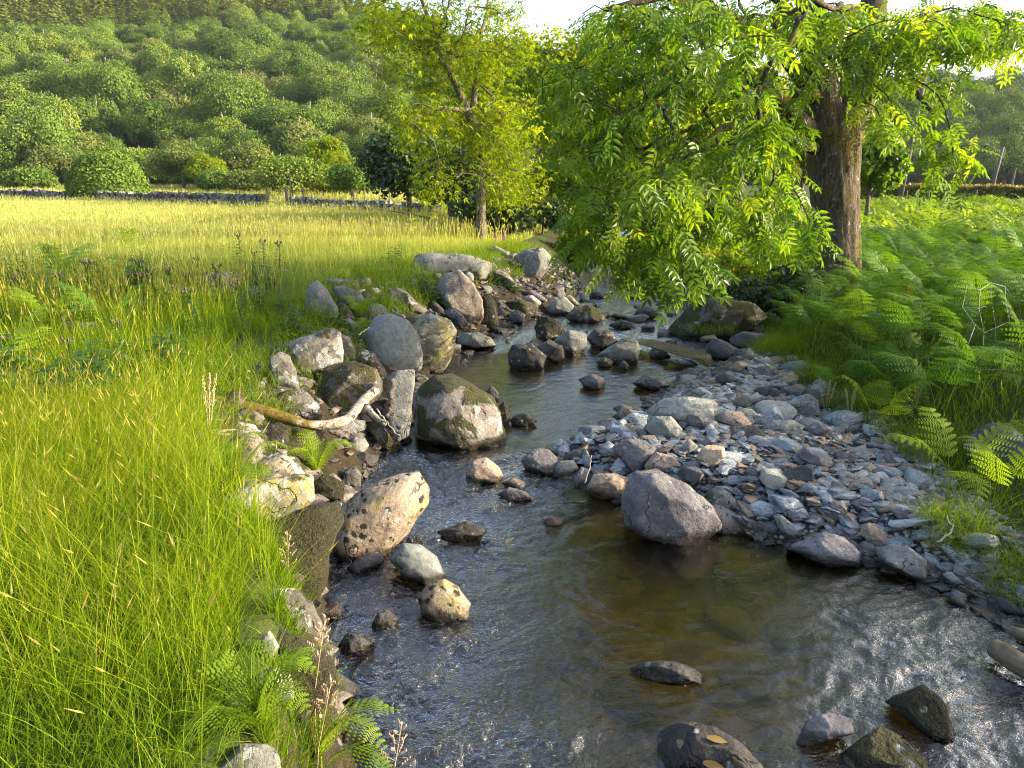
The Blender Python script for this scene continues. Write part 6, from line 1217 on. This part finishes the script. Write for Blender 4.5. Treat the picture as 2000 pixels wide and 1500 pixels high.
def herb(kind, name, px, py, s, label, cat, pt=None, rz=None):
    p = at_px(px, py) if pt is None else pt; z = max(gz1(p[0], p[1]), 0) if pt is None else pt[2]; A_, B_ = HM[kind]
    if B_ is None: o = bpy.data.objects.new(name, A_); COL.objects.link(o)
    else:
        o = empty(name, (0, 0, 0))
        for nm, me in (('stem', A_), ({'thistle': 'flower_head', 'dock': 'seed_spike', 'panicle': 'seed_head'}[kind], B_)): c = bpy.data.objects.new(nm, me); COL.objects.link(c); c.parent = o
    o.location = (p[0], p[1], z - .02); o.scale = (s, s, s); o.rotation_euler = (random.gauss(0, .06), random.gauss(0, .06), random.uniform(0, 6.28) if rz is None else rz); return tag(o, label, cat)
for px, py, s, lab in ((290, 640, 1.0, 'thistle standing beside the small pale flat rock'), (385, 640, 1.0, 'tall thistle between the small pale flat rock and the broad white-lichened rock'), (435, 620, 1.05, 'thistle in front of the broad white-lichened rock'), (480, 660, .95, 'thistle in front of the low grey meadow rock'), (185, 620, 1.1, 'thistle behind the dark meadow bracken'), (60, 650, 1.0, 'thistle near the frame edge in the meadow grass'), (550, 545, 1.0, 'thistle on the skyline of shaded grass above the flat white-topped rock'), (110, 560, 1.0, 'thistle with raised heads among the far bracken tips'), (470, 520, 1.0, 'thistle standing alone before the golden meadow')): herb('thistle', 'thistle', px, py, s, lab, 'thistle')
for px, py, s, lab in ((585, 660, .9, 'dark leafy plant at the foot of the pointed grey boulder'), (560, 625, .8, 'leafy plant between the grass and the pointed grey boulder'), (640, 640, .8, 'spiky light green plant before the white lichen patch'), (830, 575, 1.0, 'broad-leaved plant growing beside the tall reddish-brown boulder'), (845, 592, .8, 'low leafy plant just below the broad-leaved plant'), (775, 520, 1.1, 'bright leafy plant at the end of the long flat-topped boulder'), (935, 540, .8, 'leafy plant under the cracked end of the long grey boulder'), (975, 560, .8, 'low leafy plant between the long grey boulder and the upstream stones'), (1008, 570, .7, 'small leafy plant near the whitish grey boulder'), (745, 590, .5, 'small sprig growing among stones near the dark brown angular boulder')): herb('leafy', 'leafy_plant', px, py, s, lab, 'plant')
for px, py, s, lab in ((1612, 805, .8, 'pale dock spikes at the gravel edge beside the black-striped boulder'), (1660, 820, .75, 'pale dock spikes just before the bright yellow-green bracken'), (1790, 800, .9, 'tall pale dock spike standing against dark bracken'), (1770, 710, .8, 'dry brown spike among the bracken below the wire netting'), (408, 850, .9, 'thin reddish dock stalk in front of the birch branch'), (1870, 690, .8, 'dry spike beside the wire netting')): herb('dock', 'dock_plant', px, py, s, lab, 'plant')
for px, ytop, t, lab in ((592, 1030, 3.5, 'seeding grass stem in front of the large dark mossy boulder'), (630, 1215, 2.75, 'brown seed head in front of the rounded moss-furred boulder'), (632, 1310, 2.6, 'lower brown seed head near the sunlit fern'), (785, 1410, 2.4, 'seed head alone against the dark riffle at the bottom')):
    q = at_t(px, ytop, t); herb('panicle', 'grass_stem', 0, 0, 1.0, lab, 'grass stem', pt=q - [.07, 0, .6], rz=random.uniform(-.4, .4))
q = random.Random(77)
for i in range(34):
    y = q.uniform(4.8, 13); x = -q.uniform(2.9 + max(0, (y - 9) * .2), .66 * y + .3) if .66 * y + .3 > 3 else -3.0
    if any((x - c[0]) ** 2 + (y - c[1]) ** 2 < r * r for c, r in ROCKS): continue
    k = i % 3 == 0
    herb('thistle' if k else 'leafy', 'thistle' if k else 'leafy_plant', 0, 0, q.uniform(.75, 1.05) if k else q.uniform(.9, 1.4), 'thistle growing up through the rough grass between bank and meadow' if k else 'leafy weed growing up through the rough grass between bank and meadow', 'thistle' if k else 'plant', pt=np.array([x, y, gz1(x, y)]))['group'] = 'thistles in the rough grass' if k else 'leafy weeds in the rough grass'
# fallen leaves on the broad black rock
from mathutils.bvhtree import BVHTree
rk = next(o for o in COL.objects if str(o.get('label', '')).startswith('broad black mossy rock')); bv = BVHTree.FromPolygons([v.co + rk.location for v in rk.data.vertices], [p.vertices[:] for p in rk.data.polygons])
M_DEAD = leaf_mat('fallen_leaf', [(0, (.2, .13, .04)), (1, (.34, .22, .08))], .3, .6, .5, .1)
for px, py, lab in ((1380, 1442, 'slim brownish fallen leaf on the broad black rock, the one higher up'), (1374, 1488, 'yellow fallen leaf low on the broad black rock'), (1325, 1450, 'small yellow fallen leaf on the crest of the broad black rock')):
    hp = bv.ray_cast(Vector(EYE), Vector(ray(px, py)))
    if hp[0] is None: continue
    V, Fq = leaf_quad(.09, .017, 5, 0, .15); X, Y, Z = frames(np.array([[1, q.uniform(-1, 0), 0]]), np.array([hp[1][:]])); W, Fq, A = stamp(V, Fq, np.array([hp[0][:]]) + np.array(hp[1][:]) * .012, X, Y, Z, np.array([1.0]), None, np.array([.6]))
    tag(mesh_np('fallen_leaf', W, Fq, M_DEAD, attrs=dict(tint=A), loc=hp[0][:]), lab, 'leaf')
SC.render.film_transparent = False
# ------------------------------------------------------------------ the evening air
hm_ = MB(); hm_.box(np.array([0, 397, 89.0]), (1214, 830, 182)); ho = hm_.build('haze', None, None, (0, 0, 0), smooth=False); tag(ho, 'thin pale evening haze filling the valley', 'haze', kind='stuff')
t = NT('valley_air'); pv = t.n('ShaderNodeVolumePrincipled'); pv.inputs['Color'].default_value = (.82, .9, 1, 1); pv.inputs['Density'].default_value = .00013; pv.inputs['Anisotropy'].default_value = .3; t.link(pv.outputs[0], t.out.inputs['Volume']); ho.data.materials.append(t.m)
SC.cycles.volume_bounces = 0
